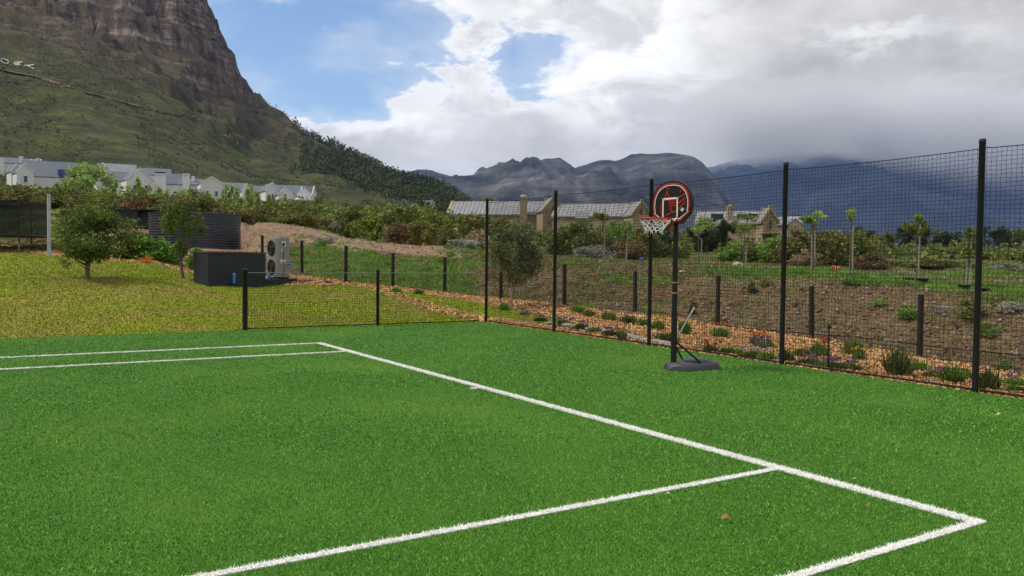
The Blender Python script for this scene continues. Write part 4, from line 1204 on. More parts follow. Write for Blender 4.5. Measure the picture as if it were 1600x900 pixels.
x, y, d = polar_samples(lambda D: 1500 * (11.0 / D) ** 1.6, 9.5, 41, R(-37), R(38), 30)
px, dd = to_px(x, y); aD = np.interp(px, _T[:, 0], _T[:, 1]); bD = np.interp(px, _T[:, 0], _T[:, 3])
ok = (dd > edge_D(px) + .03) & (dd < bD + .3) & ((dd > aD - .1) | (px > 955) | ((y > fy(x)) & (y < fy(x) + .8)))
x, y, d = x[ok], y[ok], d[ok]; n = len(x)
zz = ground_z(x, y)
aa = rng.uniform(0, 2 * PI, n); ln = rng.uniform(.012, .032, n) * (1 + d / 60); wd = ln * rng.uniform(.25, .6, n); t1 = rng.normal(0, .35, n); t2 = rng.normal(0, .35, n)
ux, uy = np.cos(aa), np.sin(aa)
C = np.stack([x, y, zz + .018], -1); U = np.stack([ux * ln, uy * ln, t1 * ln], -1); W_ = np.stack([-uy * wd, ux * wd, t2 * wd], -1)
V = np.stack([C - U - W_, C + U - W_ * .7, C + U * .9 + W_, C - U + W_ * .8], 1).reshape(-1, 3)
tag(mesh_np('bark_chips', V, np.arange(4 * n).reshape(n, 4), M['chip']), 'orange brown bark chips spread over the planting bed', 'bark mulch', kind='stuff')

x, y, d = polar_samples(lambda D: 150 * (20.0 / D) ** 1.6, 16, 70, R(-37), R(38), 24)
px, dd = to_px(x, y); bD = np.interp(px, _T[:, 0], _T[:, 3]); cD = np.interp(px, _T[:, 0], _T[:, 5])
ok = (dd > bD + .1); x, y, d, px, bD, cD = x[ok], y[ok], d[ok], px[ok], bD[ok], cD[ok]
t_ = (d - bD) / (cD - bD)
mnd = (px > 150) & (px < 720) & (t_ > np.interp(px, [150, 370, 460, 560, 720], [.1, .1, .5, .58, .68]))
keepm = ~mnd | (rng.uniform(0, 1, len(x)) < .45)
x, y, d, px, bD, cD, mnd = [q_[keepm] for q_ in (x, y, d, px, bD, cD, mnd)]
gsel = (fbm(x * .45, y * .45, 4, 71) - np.where(mnd, .45, 0) + np.where((px > 460) & (px < 740), .25, 0) - .10 * (px > 760) + np.where((px > 1090) & (d > cD - 1) & (d < cD + 6), .25, -.02) - np.where((px > 1200) & (d < cD - 1), .22, 0)) > rng.uniform(-.12, .45, len(x))
def multi(x, y, k, sp):
    n = len(x); return (np.repeat(x, k) + rng.normal(0, sp, n * k), np.repeat(y, k) + rng.normal(0, sp, n * k))
gx, gy = multi(x[gsel], y[gsel], 9, .06); gd = np.hypot(gx - CX, gy - CY)
blades('bank_weeds', gx, gy, ground_z(gx, gy) - .01, rng.uniform(.04, .14, len(gx)), .03 * (gd / 22), L['weed'], label='patchy green weeds growing over the brown bank and terrace', cat='weeds', lean=1.2)
thin_ = rng.uniform(0, 1, len(x)) < .62
osel = ~gsel & ~mnd & (rng.uniform(0, 1, len(x)) < np.interp(px, [300, 760, 900, 1120, 1250, 1600], [.5, .42, .42, .30, .10, .14]) * np.clip(1 + 2.2 * fbm(x * .6, y * .6, 4, 91), 0, 2))
ox_, oy_ = multi(x[osel], y[osel], 7, .08); od = np.hypot(ox_ - CX, oy_ - CY)
blades('bank_grass', ox_, oy_, ground_z(ox_, oy_) - .01, rng.uniform(.03, .12, len(ox_)), .026 * (od / 22), L['olive'], label='dull olive grass growing through the soil of the bank', cat='grass', lean=1.6)
cs = (rng.uniform(0, 1, len(x)) < .16) & (d < 42); cx_, cy_ = x[cs], y[cs]; n = len(cx_); cz_ = ground_z(cx_, cy_)
rr = rng.uniform(.02, .075, n)
octv = np.array([(1, 0, 0), (0, 1, 0), (-1, 0, 0), (0, -1, 0), (0, 0, .7), (0, 0, -.5)]); V = (octv[None] * rng.uniform(.6, 1.3, (n, 6, 3))) * rr[:, None, None] + np.stack([cx_, cy_, cz_ + .01], -1)[:, None]
F = np.array([(0, 1, 4), (1, 2, 4), (2, 3, 4), (3, 0, 4), (1, 0, 5), (2, 1, 5), (3, 2, 5), (0, 3, 5)])
F = (F[None] + np.arange(n)[:, None, None] * 6).reshape(-1, 3)
tag(mesh_np('soil_clods', V.reshape(-1, 3), F, M['clod']), 'brown clods and small stones lying over the bank', 'clods', kind='stuff')
gx, gy = multi(x[~gsel & thin_], y[~gsel & thin_], 3, .09); gd = np.hypot(gx - CX, gy - CY)
blades('dry_straw', gx, gy, ground_z(gx, gy) - .01, rng.uniform(.02, .09, len(gx)), .02 * (gd / 22), L['straw'], label='dry straw and twigs scattered over the brown bank', cat='dry grass', lean=2.2)


# ---- planting in the mulch bed
def plant(name, px, D, w, h, kind, flower, label, nf=14, cat='plant', n=260, seed=0, group=None):
    x, y, z = G1(px, D)
    
    t = empty(name, (x, y, z), label, cat, group)
    r = np.random.default_rng(seed)
    # upright leaves fanning from the base plus a loose mound
    k = int(n * .5); a = r.uniform(0, 2 * PI, k); tilt = r.uniform(.05, .9, k); ll = h * r.uniform(.4, .9, k)
    bs = np.stack([r.normal(0, w * .13, k), r.normal(0, w * .13, k), np.zeros(k)], -1)
    tip = bs + np.stack([np.cos(a) * tilt * w * .5, np.sin(a) * tilt * w * .5, ll * (1 - tilt * .35)], -1)
    sd2 = np.stack([-np.sin(a), np.cos(a), np.zeros(k)], -1) * .011
    V1 = np.stack([bs - sd2, bs * .5 + tip * .5 + sd2 * 1.5, tip, bs * .5 + tip * .5 - sd2 * 1.5], 1).reshape(-1, 3)
    V2, F2 = leaf_cloud([(0, 0, h * .35, w * .42, w * .42, h * .33), (w * .2, w * .1, h * .3, w * .26, w * .26, h * .26), (-w * .22, 0, h * .28, w * .25, w * .25, h * .24)], n - k, .022, seed=seed, shell=.2)
    V = np.concatenate([V1, V2]); mesh_np('foliage', V, np.arange(len(V)).reshape(-1, 4), L[kind], t)
    if flower:
        bl = [(r.normal(0, w * .26), r.normal(0, w * .26), h * r.uniform(.75, 1.1), *((.036, .036, .024) if flower == 'f_orange' else (.024, .024, .018))) for _ in range(max(3, int(nf * (.35 if flower == 'f_orange' else .7))))]
        V, F = leaf_cloud(bl, nf * 9, .017, seed=seed + 7, shell=.3, aspect=.8)
        mesh_np('blossom', V, F, L[flower], t)
    return t


pl = [  # px, D, w, h, leaf, flower, label
    (790, 22.4, .4, .32, 'weed', 'f_orange', 'orange flowering plant beside the pale stem of the corner tree'),
    (820, 21.0, .35, .14, 'silver', 'f_purple', 'low purple flowering clump near the corner post'),
    (845, 19.3, .4, .16, 'shrub', 'f_purple', 'low purple flowering clump left of the second tall post'),
    (882, 18.2, .42, .18, 'shrub', 'f_purple', 'dark clump with lilac flowers right of the second tall post'),
    (910, 17.3, .42, .18, 'shrub', 'f_purple', 'purple flowered clump before the grey edging stones'),
    (931, 16.7, .36, .15, 'shrub', None, 'low dark green tuft on the chips midway between posts'),
    (955, 16.0, .40, .17, 'shrub', 'f_purple', 'lilac flowered tuft close to the edging stones'),
    (974, 15.3, .25, .26, 'shrub', None, 'upright green sprig left of the third tall post'),
    (905, 21.5, .5, .3, 'weed', None, 'leafy yellow green plant at the foot of the bank'),
    (922, 20.6, .4, .25, 'shrub', None, 'round dark green plant in the upper bed'),
    (952, 20.0, .55, .3, 'shrub', 'f_purple', 'wide plant with purple flowers in the upper bed'),
    (984, 19.4, .5, .28, 'shrub', 'f_pink', 'pink and purple flowered plant left of the third tall post'),
    (1008, 18.8, .4, .26, 'weed', None, 'green plant behind the third tall post'),
    (1030, 17.7, .4, .28, 'weed', 'f_yellow', 'yellow flecked plant left of the hoop pole'),
    (1072, 16.9, .34, .42, 'weed', None, 'upright leafy plant right of the white handle rod'),
    (1042, 15.2, .6, .24, 'olive', None, 'dry brownish mound plant behind the hoop pole'),
    (1128, 16.9, .42, .30, 'weed', 'f_orange', 'orange flowering plant at the foot of a boundary post'),
    (1112, 13.7, .30, .18, 'shrub', 'f_orange', 'small red orange flowers above the hoop base'),
    (1145, 13.7, .5, .15, 'hedge', None, 'low bright green ground plant right of the hoop base'),
    (1178, 13.2, .5, .15, 'shrub', 'f_white', 'low green ground plant with white flowers'),
    (1200, 13.0, .4, .17, 'hedge', None, 'low green ground plant left of the fourth tall post'),
    (1232, 12.9, .28, .26, 'shrub', None, 'tufted plant right of the fourth tall post'),
    (1185, 15.8, .38, .3, 'silver', 'f_orange', 'silver leaved plant with an orange flower left of the fourth post'),
    (1200, 15.6, .32, .24, 'shrub', 'f_orange', 'orange flowered plant just left of the fourth post'),
    (1192, 15.2, .3, .2, 'silver', 'f_purple', 'blue grey plant with lilac flowers left of the fourth post'),
    (1257, 14.2, .34, .2, 'shrub', None, 'small dark plant left of the black stake'),
    (1283, 14.6, .4, .32, 'weed', 'f_orange', 'plant with orange flower behind the black stake'),
    (1268, 12.7, .45, .14, 'shrub', 'f_pink', 'low pink flowering clump at the black stake'),
    (1300, 12.4, .5, .14, 'hedge', 'f_pink', 'low pink flowering clump right of the black stake'),
    (1330, 12.4, .5, .15, 'shrub', 'f_pink', 'wide low clump with pink flowers before the bushy plant'),
    (1337, 15.6, .5, .42, 'shrub', None, 'rounded green shrub in the upper bed right of the fourth post'),
    (1345, 14.6, .22, .22, 'weed', 'f_yellow', 'small plant with yellow flowers'),
    (1408, 12.2, .46, .50, 'shrub', None, 'tallest bushy green plant close behind the netting'),
    (1440, 13.8, .4, .22, 'weed', None, 'yellow green plant at the foot of a boundary post'),
    (1462, 12.6, .3, .14, 'shrub', 'f_pink', 'bright pink flower tuft left of the last tall post'),
    (1492, 12.0, .42, .30, 'hedge', None, 'spreading green plant left of the last tall post'),
    (1505, 12.9, .36, .26, 'shrub', None, 'dark leafy plant behind the spreading plant'),
    (1549, 11.4, .30, .36, 'shrub', None, 'upright green plant right of the last tall post'),
    (1592, 12.8, .36, .18, 'weed', 'f_pink', 'pink flowered plant at the right edge'),
    (1590, 11.6, .3, .12, 'hedge', None, 'low green plant at the right edge near the turf'),
    (620, 26.0, .4, .22, 'weed', None, 'yellow tuft on the bark strip behind the low fence'),
    (655, 26.3, .4, .22, 'shrub', None, 'green tuft on the bark strip left of a boundary post'),
    (510, 27.6, .5, .2, 'shrub', 'f_orange', 'dull plant with red flowers right of the heat pump')]
for i, (px, D, w, h, lf, fl, lb) in enumerate(pl):
    if fl and 'bright pink' in lb: nf = 8
    plant('bed_plant', px, D, w, h, lf, fl, lb, nf=int(10 + w * 22), n=int(200 + w * 600), seed=i, group='plants in the bark bed')
# plants on the bank
for i, (px, D, w, h, kd, lb) in enumerate([
        (703, 36.0, .7, .75, 'weed', 'spiky green aloe like plant on top of the bank left of the corner post'),
        (505, 40, 1.6, .55, 'silver', 'silver white low bush on the mound right of the heat pump'),
        (500, 38.8, .8, .5, 'hedge', 'small bright green bush in front of the silver bush'),
        (1175, 24.2, .35, .45, 'dark', 'dark upright weed on the bank left of the fourth post'),
        (1195, 25.0, .5, .3, 'shrub', 'small green weed tuft high on the bank'),
        (1330, 24.2, .9, .28, 'weed', 'green weed patch at the top of the bank'),
        (1420, 21.0, .7, .42, 'hedge', 'bright green weed clump left of a boundary post on the bank'),
        (1375, 22.0, .5, .25, 'weed', 'small green weed in the middle of the bank'),
        (1474, 21.0, .45, .25, 'silver', 'pale weed right of a boundary post'),
        (1525, 20.2, .85, .5, 'shrub', 'green weed clump left of the last tall post on the bank'),
        (1545, 19.0, .6, .4, 'weed', 'green weed clump half hidden by the last tall post'),
        (1582, 20.2, .7, .3, 'silver', 'blue grey weed at the right edge of the bank'),
        (1573, 17.2, .4, .2, 'weed', 'small weed low on the bank at the right edge'),
        (1085, 22.5, .3, .5, 'dark', 'dark upright weed on the bank right of the hoop pole')]):
    shrub('bank_plant', kd, px, D, w, h, lb, 'plants on the bank', seed=i, n=700, leaf=.05, cat='plant')

# rocks
def rock(px, D, size, mt, label, flat=.6, seed=0, cat='rock'):
    x, y, z = G1(px, D); r = np.random.default_rng(seed)
    import bmesh
    bm = bmesh.new(); bmesh.ops.create_icosphere(bm, subdivisions=2, radius=.5)
    for v in bm.verts:
        k = 1 + .28 * (r.uniform() - .5) + .12 * math.sin(v.co.x * 7 + seed)
        v.co = Vector((v.co.x * k * 1.2, v.co.y * k, v.co.z * k * flat))
    me = bpy.data.meshes.new('rock'); bm.to_mesh(me); bm.free(); me.materials.append(M[mt])
    o = bpy.data.objects.new('rock', me); COL.objects.link(o); o.location = (x, y, z + size * .12); o.scale = (size,) * 3; o.rotation_euler = (0, 0, r.uniform(0, 6))
    return tag(o, label, cat)


rock(1153, 29.5, .42, 'rock', 'pale square boulder on the terrace below the third stone house', .8, 1)
rock(1066, 27.5, .22, 'rock', 'flat pale stone on the terrace right of the hoop pole', .4, 2)
rock(505, 27.2, .28, 'orange_rock', 'ochre stone at the lawn edge right of the heat pump', .7, 3)
rock(515, 27.0, .2, 'orange_rock', 'smaller ochre stone beside the lawn edge', .7, 4)
rock(528, 26.8, .22, 'orange_rock', 'third ochre stone along the bark strip', .7, 6)
for i, px in enumerate(np.linspace(862, 1052, 16)):
    D = np.interp(px, [862, 925, 1000, 1052], [18.5, 17.2, 15.4, 14.4])
    rock(px, D, .24, 'rock', 'flat grey edging stone in the row behind the netting near the corner', .35, 20 + i)['group'] = 'edging stones behind the netting'
rock(1190, 13.6, .16, 'rock', 'white stone among the low plants left of the fourth post', .5, 50)
rock(1218, 12.6, .13, 'rock', 'small white stone just left of the fourth post base', .5, 51)
rock(165, 25.3, .12, 'bark', 'dark clod left on the lawn beside the round tree', .5, 60, 'clod')
rock(175, 25.4, .13, 'bark', 'dark clod right on the lawn beside the round tree', .5, 61, 'clod')

# black pots on the terrace, red marker bag, ball, orange cap
for px, D, lb in [(1420, 24.6, 'black plant pot left of the leaning sapling'), (1442, 24.4, 'black plant pot right of the leaning sapling'), (1508, 23.4, 'black plant pot at the foot of the pale staked sapling'), (1538, 22.6, 'black plant pot right of the last tall post')]:
    x, y, z = G1(px, D); b = MB(); b.lathe((0, 0, 0), [(.10, 0), (.145, .11), (.155, .11), (.155, .13), (.135, .13), (.09, .02), (0, .02)], 16)
    tag(b.build('plant_pot', M['black_plastic'], loc=(x, y, z + .0), smooth=True), lb, 'plant pot', 'black pots by the saplings')
x, y, z = G1(1307, 29.0); bag = empty('marker_bag', (x, y, z), 'small red bag with white print lying below the big bush', 'bag')
b = MB(); b.box((0, 0, .115), (.34, .14, .19), rz=YAW * -1, bev=.05); b.build('sack', M['red_print'], bag)
b = MB()
for k, dx in enumerate((-.06, .02, .08)): b.box((dx * math.cos(-YAW) + .08 * math.sin(-YAW), dx * math.sin(-YAW) - .08 * math.cos(-YAW), .15), (.028, .006, .07), rz=-YAW)
b.build('print', M['white'], bag)
x, y, z = G1(1003, 33); b = MB(); b.lathe((0, 0, 0), [(0, 0), (.10, .03), (.14, .10), (.15, .15), (.13, .22), (.08, .27), (0, .29)], 14); _b = b.build('blue_ball', M['ball_blue'], loc=(x, y, z), smooth=True); _b.scale = (.65,) * 3; tag(_b, 'blue ball lying in the scrub left of the third tall post', 'ball')
x, y, z = G1(661, 43); b = MB(); b.lathe((0, 0, 0), [(.16, 0), (.16, .03), (.10, .05), (.04, .36), (.035, .37), (0, .37)], 12); _b = b.build('orange_cone', M['orange'], loc=(x, y, z), smooth=True); _b.scale = (.55,) * 3; tag(_b, 'tiny orange cone at the foot of the big thicket', 'cone')

# leaves and flecks on the turf
def court_leaf(px, py, size, mt, label, cat):
    d = ray(px, py); k = (0.022 - CZ) / d[2]; x, y = CX + d[0] * k, CY + d[1] * k
    b = MB(); n = 9; vs = []
    for i in range(n):
        t = i / (n - 1); wv = .32 * math.sin(PI * t) ** .8 * size; X = (t - .5) * size
        zc = .018 * math.sin(t * PI) * (size / .06)
        vs += [(X, -wv, zc + .35 * wv), (X, 0, zc), (X, wv, zc + .55 * wv)]
    fs = [(3 * i + a, 3 * i + 3 + a, 3 * i + 4 + a, 3 * i + 1 + a) for i in range(n - 1) for a in (0, 1)]
    b.addf(vs, fs); b.path([(-.5 * size, 0, .004), (-.75 * size, .01, .0)], .0012, 4)
    o = b.build('leaf', mt, loc=(x, y, .020)); o.rotation_euler = (.2, .1, .9); tag(o, label, cat)
Lf = mat('ochre_dead_leaf', (0.34, 0.17, 0.035), 0.6, 0.4, 60); Lf2 = mat('pale_dead_leaf', (0.5, 0.44, 0.3), 0.7)
court_leaf(1134, 812, .062, Lf, 'curled ochre leaf lying on the turf near the bottom of the picture', 'leaf')
court_leaf(1561, 649, .055, Lf2, 'small pale leaf on the turf near the right edge', 'leaf')
court_leaf(1336, 748, .022, Lf2, 'tiny pale fleck on the turf above the baseline', 'leaf')
court_leaf(1044, 772, .03, Lf2, 'tiny pale fleck beside the inner sideline', 'leaf')
court_leaf(1401, 704, .02, Lf2, 'tiny pale fleck on the turf left of the right edge', 'leaf')
court_leaf(1357, 790, .03, Lf, 'tiny brown fleck just inside the baseline', 'leaf')
# ------------------------------------------------------------ basketball hoop
hx, hy = 5.33, 3.03
hoop = empty('basketball_hoop', (hx, hy, 0), 'portable basketball hoop with black and red backboard standing on the turf', 'basketball hoop')
# base: rounded slab with a raised hump and a moulded groove, extends to +y behind the pole
nu, nv = 26, 34
vs = []; 
for j in range(nv + 1):
    v = j / nv; yy = -.10 + .84 * v
    wv = .235 * (math.sin(PI * min(1, max(0, .5 - .5 * math.cos(PI * min(1, v * 2.2)) )) / 2) if v < .45 else 1) 
    wv = .24 * min(1, (max(0, 1 - ((.24 - v) / .24) ** 2.2) if v < .24 else 1)) * (max(0, 1 - ((v - .80) / .20) ** 2.4) ** .5 if v > .80 else 1)
    wv = max(wv, .02)
    for i in range(nu + 1):
        u = -1 + 2 * i / nu; au = abs(u)
        prof = (1 - au ** 5) ** .5
        endf = min(1, max(0.0, v / .10)) ** .5 * min(1, max(0.0, (1 - v) / .08)) ** .5
        h = .095 * prof * endf
        r1 = ((v - .60) / .30) ** 2 + (u / .72) ** 2
        h += .045 * max(0, 1 - r1) ** .7 * prof
        if .75 < r1 < 1.2: h -= .016 * math.sin((r1 - .75) / .45 * PI) * prof
        h += .02 * math.exp(-((v - .13) / .08) ** 2 - (u / .3) ** 2)
        vs.append((u * wv, yy, h))
fs = [(j * (nu + 1) + i, j * (nu + 1) + i + 1, (j + 1) * (nu + 1) + i + 1, (j + 1) * (nu + 1) + i) for j in range(nv) for i in range(nu)]
b = MB(); b.addf(vs, fs); b.build('base', M['base_plastic'], hoop, smooth=True, loc=(0, 0, .006))
b = MB()
b.path([(0, 0, .06), (0, 0, .8)], .040, 16); b.path([(0, 0, .78), (0, 0, 1.5)], .036, 16); b.path([(0, 0, 1.48), (0, .01, 2.22)], .032, 16)
b.build('pole', M['black_metal'], hoop, smooth=True)
for sx in (-1, 1):
    b = MB(); b.path([(sx * .03, .02, .37), (sx * .17, .33, .10)], .013, 8); b.build('brace', M['black_metal'], hoop, smooth=True)
for zz in (1.02, 1.16):
    b = MB(); b.path([(0, 0, zz), (0, 0, zz + .018)], .0405, 16); b.build('collar_ring', mat('amber_ring', (0.45, 0.22, 0.05), 0.5), hoop)
# backboard: built in its own plane; local X to the right seen from the front, facing -y
BBZ, BBY = 1.955, -.045
K = .75 / 1.0
out = []
W2, HH = .368, .555
def arch(w2, hb, n=22, top=HH, ymid=.22, ins=0.0):
    """rounded top, slanted lower corners; returns (x,z) list, inset by ins"""
    pts = []
    for i in range(n + 1):
        t = PI * i / n
        c, s = math.cos(t), math.sin(t)
        pts.append(((w2 - ins) * (abs(c) ** .80) * (1 if c >= 0 else -1), ymid + (top - ymid - ins) * (abs(s) ** .85)))
    pts += [(-(w2 - ins) * .96, ymid * .72), (-(w2 - ins) * .99 + .0, ymid * .62), (-(w2 - ins) * .52, hb + ins), ((w2 - ins) * .52, hb + ins), ((w2 - ins) * .99, ymid * .62), ((w2 - ins) * .96, ymid * .72)]
    return pts
board = tag(bpy.data.objects.new('backboard', None)); bpy.data.objects.remove(board)
b = MB(); b.extrude([(x_, 0, z_) for x_, z_ in arch(W2, 0)], (0, .05, 0))
bbd = b.build('backboard', M['black_plastic'], hoop, loc=(0, BBY - .05, BBZ))
def ring(i0, i1, y0, mt, nm):
    a_, c_ = arch(W2, 0, ins=i0), arch(W2, 0, ins=i1); n = len(a_); b = MB()
    vs = [(x_, y0, z_) for x_, z_ in a_] + [(x_, y0, z_) for x_, z_ in c_] + [(x_, y0 + .003, z_) for x_, z_ in a_] + [(x_, y0 + .003, z_) for x_, z_ in c_]
    fs = []
    for i in range(n):
        j = (i + 1) % n
        fs += [(i, j, n + j, n + i), (i, j, 2 * n + j, 2 * n + i), (n + i, n + j, 3 * n + j, 3 * n + i)]
    b.addf(vs, fs); return b.build(nm, mt, bbd)
ring(.024, .044, -.004, M['red_print'], 'red_border'); ring(.050, .060, -.0045, M['white'], 'white_border')
def strokes(segs, w, y0, mt, nm):
    b = MB()
    for (x0, z0, x1, z1) in segs:
        d = Vector((x1 - x0, 0, z1 - z0)); L_ = d.length; d.normalize(); nn = Vector((-d.z, 0, d.x)) * w / 2
        e = d * w * .35
        p = [Vector((x0, y0, z0)) - nn - e, Vector((x1, y0, z1)) - nn + e, Vector((x1, y0, z1)) + nn + e, Vector((x0, y0, z0)) + nn - e]
        b.extrude(p, (0, .003, 0))
    return b.build(nm, mt, bbd)
def curve(cx, cz, r, a0, a1, n=10, sx=1.0):
    q = [(cx + sx * r * math.cos(a0 + (a1 - a0) * i / n), cz + r * math.sin(a0 + (a1 - a0) * i / n)) for i in range(n + 1)]
    return [(*q[i], *q[i + 1]) for i in range(n)]
# abstract red slashes and curves printed on the black field
strokes([(-.08, .46, .02, .13), (-.09, .46, -.04, .46), (-.13, .30, -.07, .44), (-.03, .27, .12, .27), (.02, .13, .15, .18), (.15, .18, .27, .27), (.08, .22, .27, .32), (.15, .33, .26, .37), (.17, .40, .20, .44), (-.02, .22, .06, .24)] + curve(-.10, .20, .10, 1.9, 4.9, sx=1.0) + [(-.10, .10, .04, .15)], .014, -.0050, M['red_print'], 'red_slashes')
strokes([(-.155, .325, .135, .325), (-.145, .325, -.145, .075), (.125, .325, .125, .075), (-.145, .075, -.06, .012), (.125, .075, .04, .012)], .022, -.0090, M['white'], 'target_square')
strokes([(-.13, .302, .11, .302)], .010, -.0062, M['red_print'], 'inner_red_bar')
strokes([(.185, .165, .245, .175), (.20, .185, .23, .187), (.20, .155, .23, .157)], .012, -.0055, M['pale_label'], 'small_emblem')
# back shell and bracket
b = MB(); b.box((0, .02, BBZ + .22), (.12, .07, .22), bev=.01); b.box((0, -.01, BBZ + .05), (.14, .10, .10), bev=.01); b.build('bracket', M['black_plastic'], hoop)
b = MB(); b.extrude([(x_ * .93, 0, z_) for x_, z_ in arch(W2, 0, ins=.02)], (0, .03, 0)); b.build('back_shell', M['black_plastic'], hoop, loc=(0, BBY, BBZ))
# rim and net (rim centre in front, -y)
RC = Vector((0, BBY - .05 - .07 - .205, 2.005)); RR = .205
pts = [RC + Vector((RR * math.cos(t), RR * math.sin(t), 0)) for t in np.linspace(0, 2 * PI, 41)]
rim = MB(); rim.path(pts, .010, 8)
rim = rim.build('rim', M['red'], hoop, smooth=True)
b = MB(); b.box((0, RC.y + RR + .035, 1.985), (.13, .075, .022)); b.box((0, RC.y + RR + .066, 1.955), (.13, .008, .09))
for sx in (-1, 1): b.path([(sx * .10, RC.y + RR * .88, 1.998), (sx * .055, RC.y + RR + .06, 1.93)], .008, 6)
b.build('rim_bracket', M['red'], hoop)
b = MB(); NL = 12; lev = [(0, RR), (.045, RR * .90), (.088, RR * .74), (.128, RR * .62), (.165, RR * .56)]
rr_ = random.Random(2)
def npnt(k, l):
    z, r = lev[l]; t = 2 * PI * (k + .5 * (l % 2)) / NL
    sway = Vector((.01 * l, -.012 * l * l * .3, 0))
    return RC + Vector((r * math.cos(t), r * math.sin(t), -z - .012 * math.sin(3 * t + l) * (l > 0))) + sway
for l in range(len(lev) - 1):
    for k in range(NL):
        a_ = npnt(k, l)
        for kk in ((k, k + 1) if l % 2 else (k, k - 1)):
            c_ = npnt(kk, l + 1); md = (a_ + c_) / 2 + Vector((rr_.uniform(-.006, .006), rr_.uniform(-.006, .006), -.008))
            b.path([a_, md, c_], .0042, 4)
    for k in range(NL):
        p = npnt(k, l + 1); b.path([p + Vector((0, 0, .008)), p - Vector((0, 0, .010))], .008, 4)
for k in range(NL):
    p = npnt(k, 4); b.path([p, p + Vector((rr_.uniform(-.02, .02), rr_.uniform(-.02, .02), -.035))], .004, 4)
b.build('net', M['rope'], rim)
# white adjusting rod leaning away behind the pole
b = MB(); b.path([(0, .03, .40), (.11, .24, .82)], .010, 8); b.path([(.095, .21, .76), (.115, .25, .84)], .013, 8); b.build('handle_rod', M['white'], hoop, smooth=True)
b = MB(); b.path([(0, -.05, .36), (0, .06, .36)], .012, 8); b.build('bolt', M['black_metal'], hoop)

# ------------------------------------------------------------ water tank, shed, pump house, heat pump
x, y, z = G1(305, 45.5); z = PAD[2] + .12
tank = empty('water_tank', (x, y, z), 'large charcoal corrugated round water tank on the slope', 'water tank')
Rt = 2.20; Ht = 1.72; nr = 13
prof = []
for i in range(nr * 6 + 1):
    t = i / 6; prof.append((Rt + .036 * math.sin(2 * PI * t), .02 + Ht * i / (nr * 6)))
b = MB(); b.lathe((0, 0, 0), prof + [(Rt + .04, Ht + .03), (Rt + .04, Ht + .06), (Rt - .05, Ht + .07)], 72); b.build('tank_wall', M['tank'], tank, smooth=True)
b = MB(); b.lathe((0, 0, 0), [(Rt, Ht + .03), (Rt * .6, Ht + .10), (.4, Ht + .16), (0, Ht + .17)], 48); b.build('tank_roof', M['tank'], tank, smooth=True)
b = MB(); b.lathe((1.35, .8, Ht + .05), [(.22, 0), (.22, .18), (.15, .28), (0, .30)], 14); b.build('hatch', M['timber'], tank, smooth=True)
b = MB(); tA = YAW + R(78); b.path([(Rt * math.sin(tA) * 1.01, Rt * math.cos(tA) * 1.01, 0), (Rt * math.sin(tA) * 1.01, Rt * math.cos(tA) * 1.01, Ht)], .03, 6); b.build('downpipe', M['stake'], tank)
b = MB(); b.lathe((x, y, z - .25), [(Rt + .35, 0), (Rt + .35, .25), (0, .25)], 40)
tag(b.build('tank_plinth', M['rock']), kind='structure')

x, y, z = G1(222, 50); zt = py2z(222, 327, 48); rzs = -YAW + R(-2)
shed = empty('dark_shed', (x, y, z - .5), 'dark grey flat roofed shed behind the green hedge', 'shed', rz=rzs)
H_ = zt - (z - .5)
b = MB(); b.box((-.55, 0, H_ / 2), (1.5, 1.9, H_)); b.build('wall', M['grey_render'], shed)
b = MB(); b.box((.62, .12, H_ / 2 - .03), (.85, 1.6, H_ - .06)); b.build('side_wall', M['grey_render'], shed)
b = MB(); b.box((-.15, 0, H_ + .02), (2.5, 2.0, .045)); b.build('roof', M['grey_render'], shed)

# charcoal pump house box, long face towards the court
def face_place(px0, px1, D0, D1):
    p0 = WX(px0, D0); p1 = WX(px1, D1); return p0, p1, math.atan2(p1[1] - p0[1], p1[0] - p0[0]), math.hypot(p1[0] - p0[0], p1[1] - p0[1])
p0, p1, az_, LL = face_place(325, 415, 27.3, 28.9)
zb = py2z(325, 452, 27.3) ; zt = py2z(370, 396, 28.1)
ph = empty('pump_house', (p0[0], p0[1], zb), 'charcoal rendered box enclosure with a brown timber top on the lawn', 'enclosure', rz=az_)
H_ = zt - zb; DP = .66
b = MB(); T_ = .10
b.box((LL / 2, T_ / 2, H_ / 2 - .15), (LL, T_, H_ + .3)); b.box((LL / 2, DP - T_ / 2, H_ / 2 - .15), (LL, T_, H_ + .3))
b.box((T_ / 2, DP / 2, H_ / 2 - .15), (T_, DP - 2 * T_, H_ + .3)); b.box((LL - T_ / 2, DP / 2, H_ / 2 - .15), (T_, DP - 2 * T_, H_ + .3))
b.build('wall', M['grey_render'], ph)
for i in range(9):
    w_ = (LL + .04) / 9; b = MB(); b.box((-.02 + w_ * (i + .5), DP / 2, H_ + .03), (w_ - .012, DP + .06, .05 + .004 * (i % 2))); b.build('plank', M['brown_cap'], ph)
b = MB(); b.box((LL - 1.0, -.22, .03), (1.2, .44, .30)); b.build('step_block', M['grey_render'], ph)
b = MB(); b.path([(LL - 1.58, -.25, .17), (LL - 1.58, -.25, .40)], .045, 10); b.path([(LL - 1.58, -.25, .38), (LL - 1.58, -.25, .47)], .052, 10); b.build('standpipe', M['blue_pipe'], ph, smooth=True)
b = MB(); b.path([(LL - 1.58, -.25, .46), (LL - 1.58, -.25, .50)], .03, 8); b.build('valve_cap', M['pale_label'], ph)
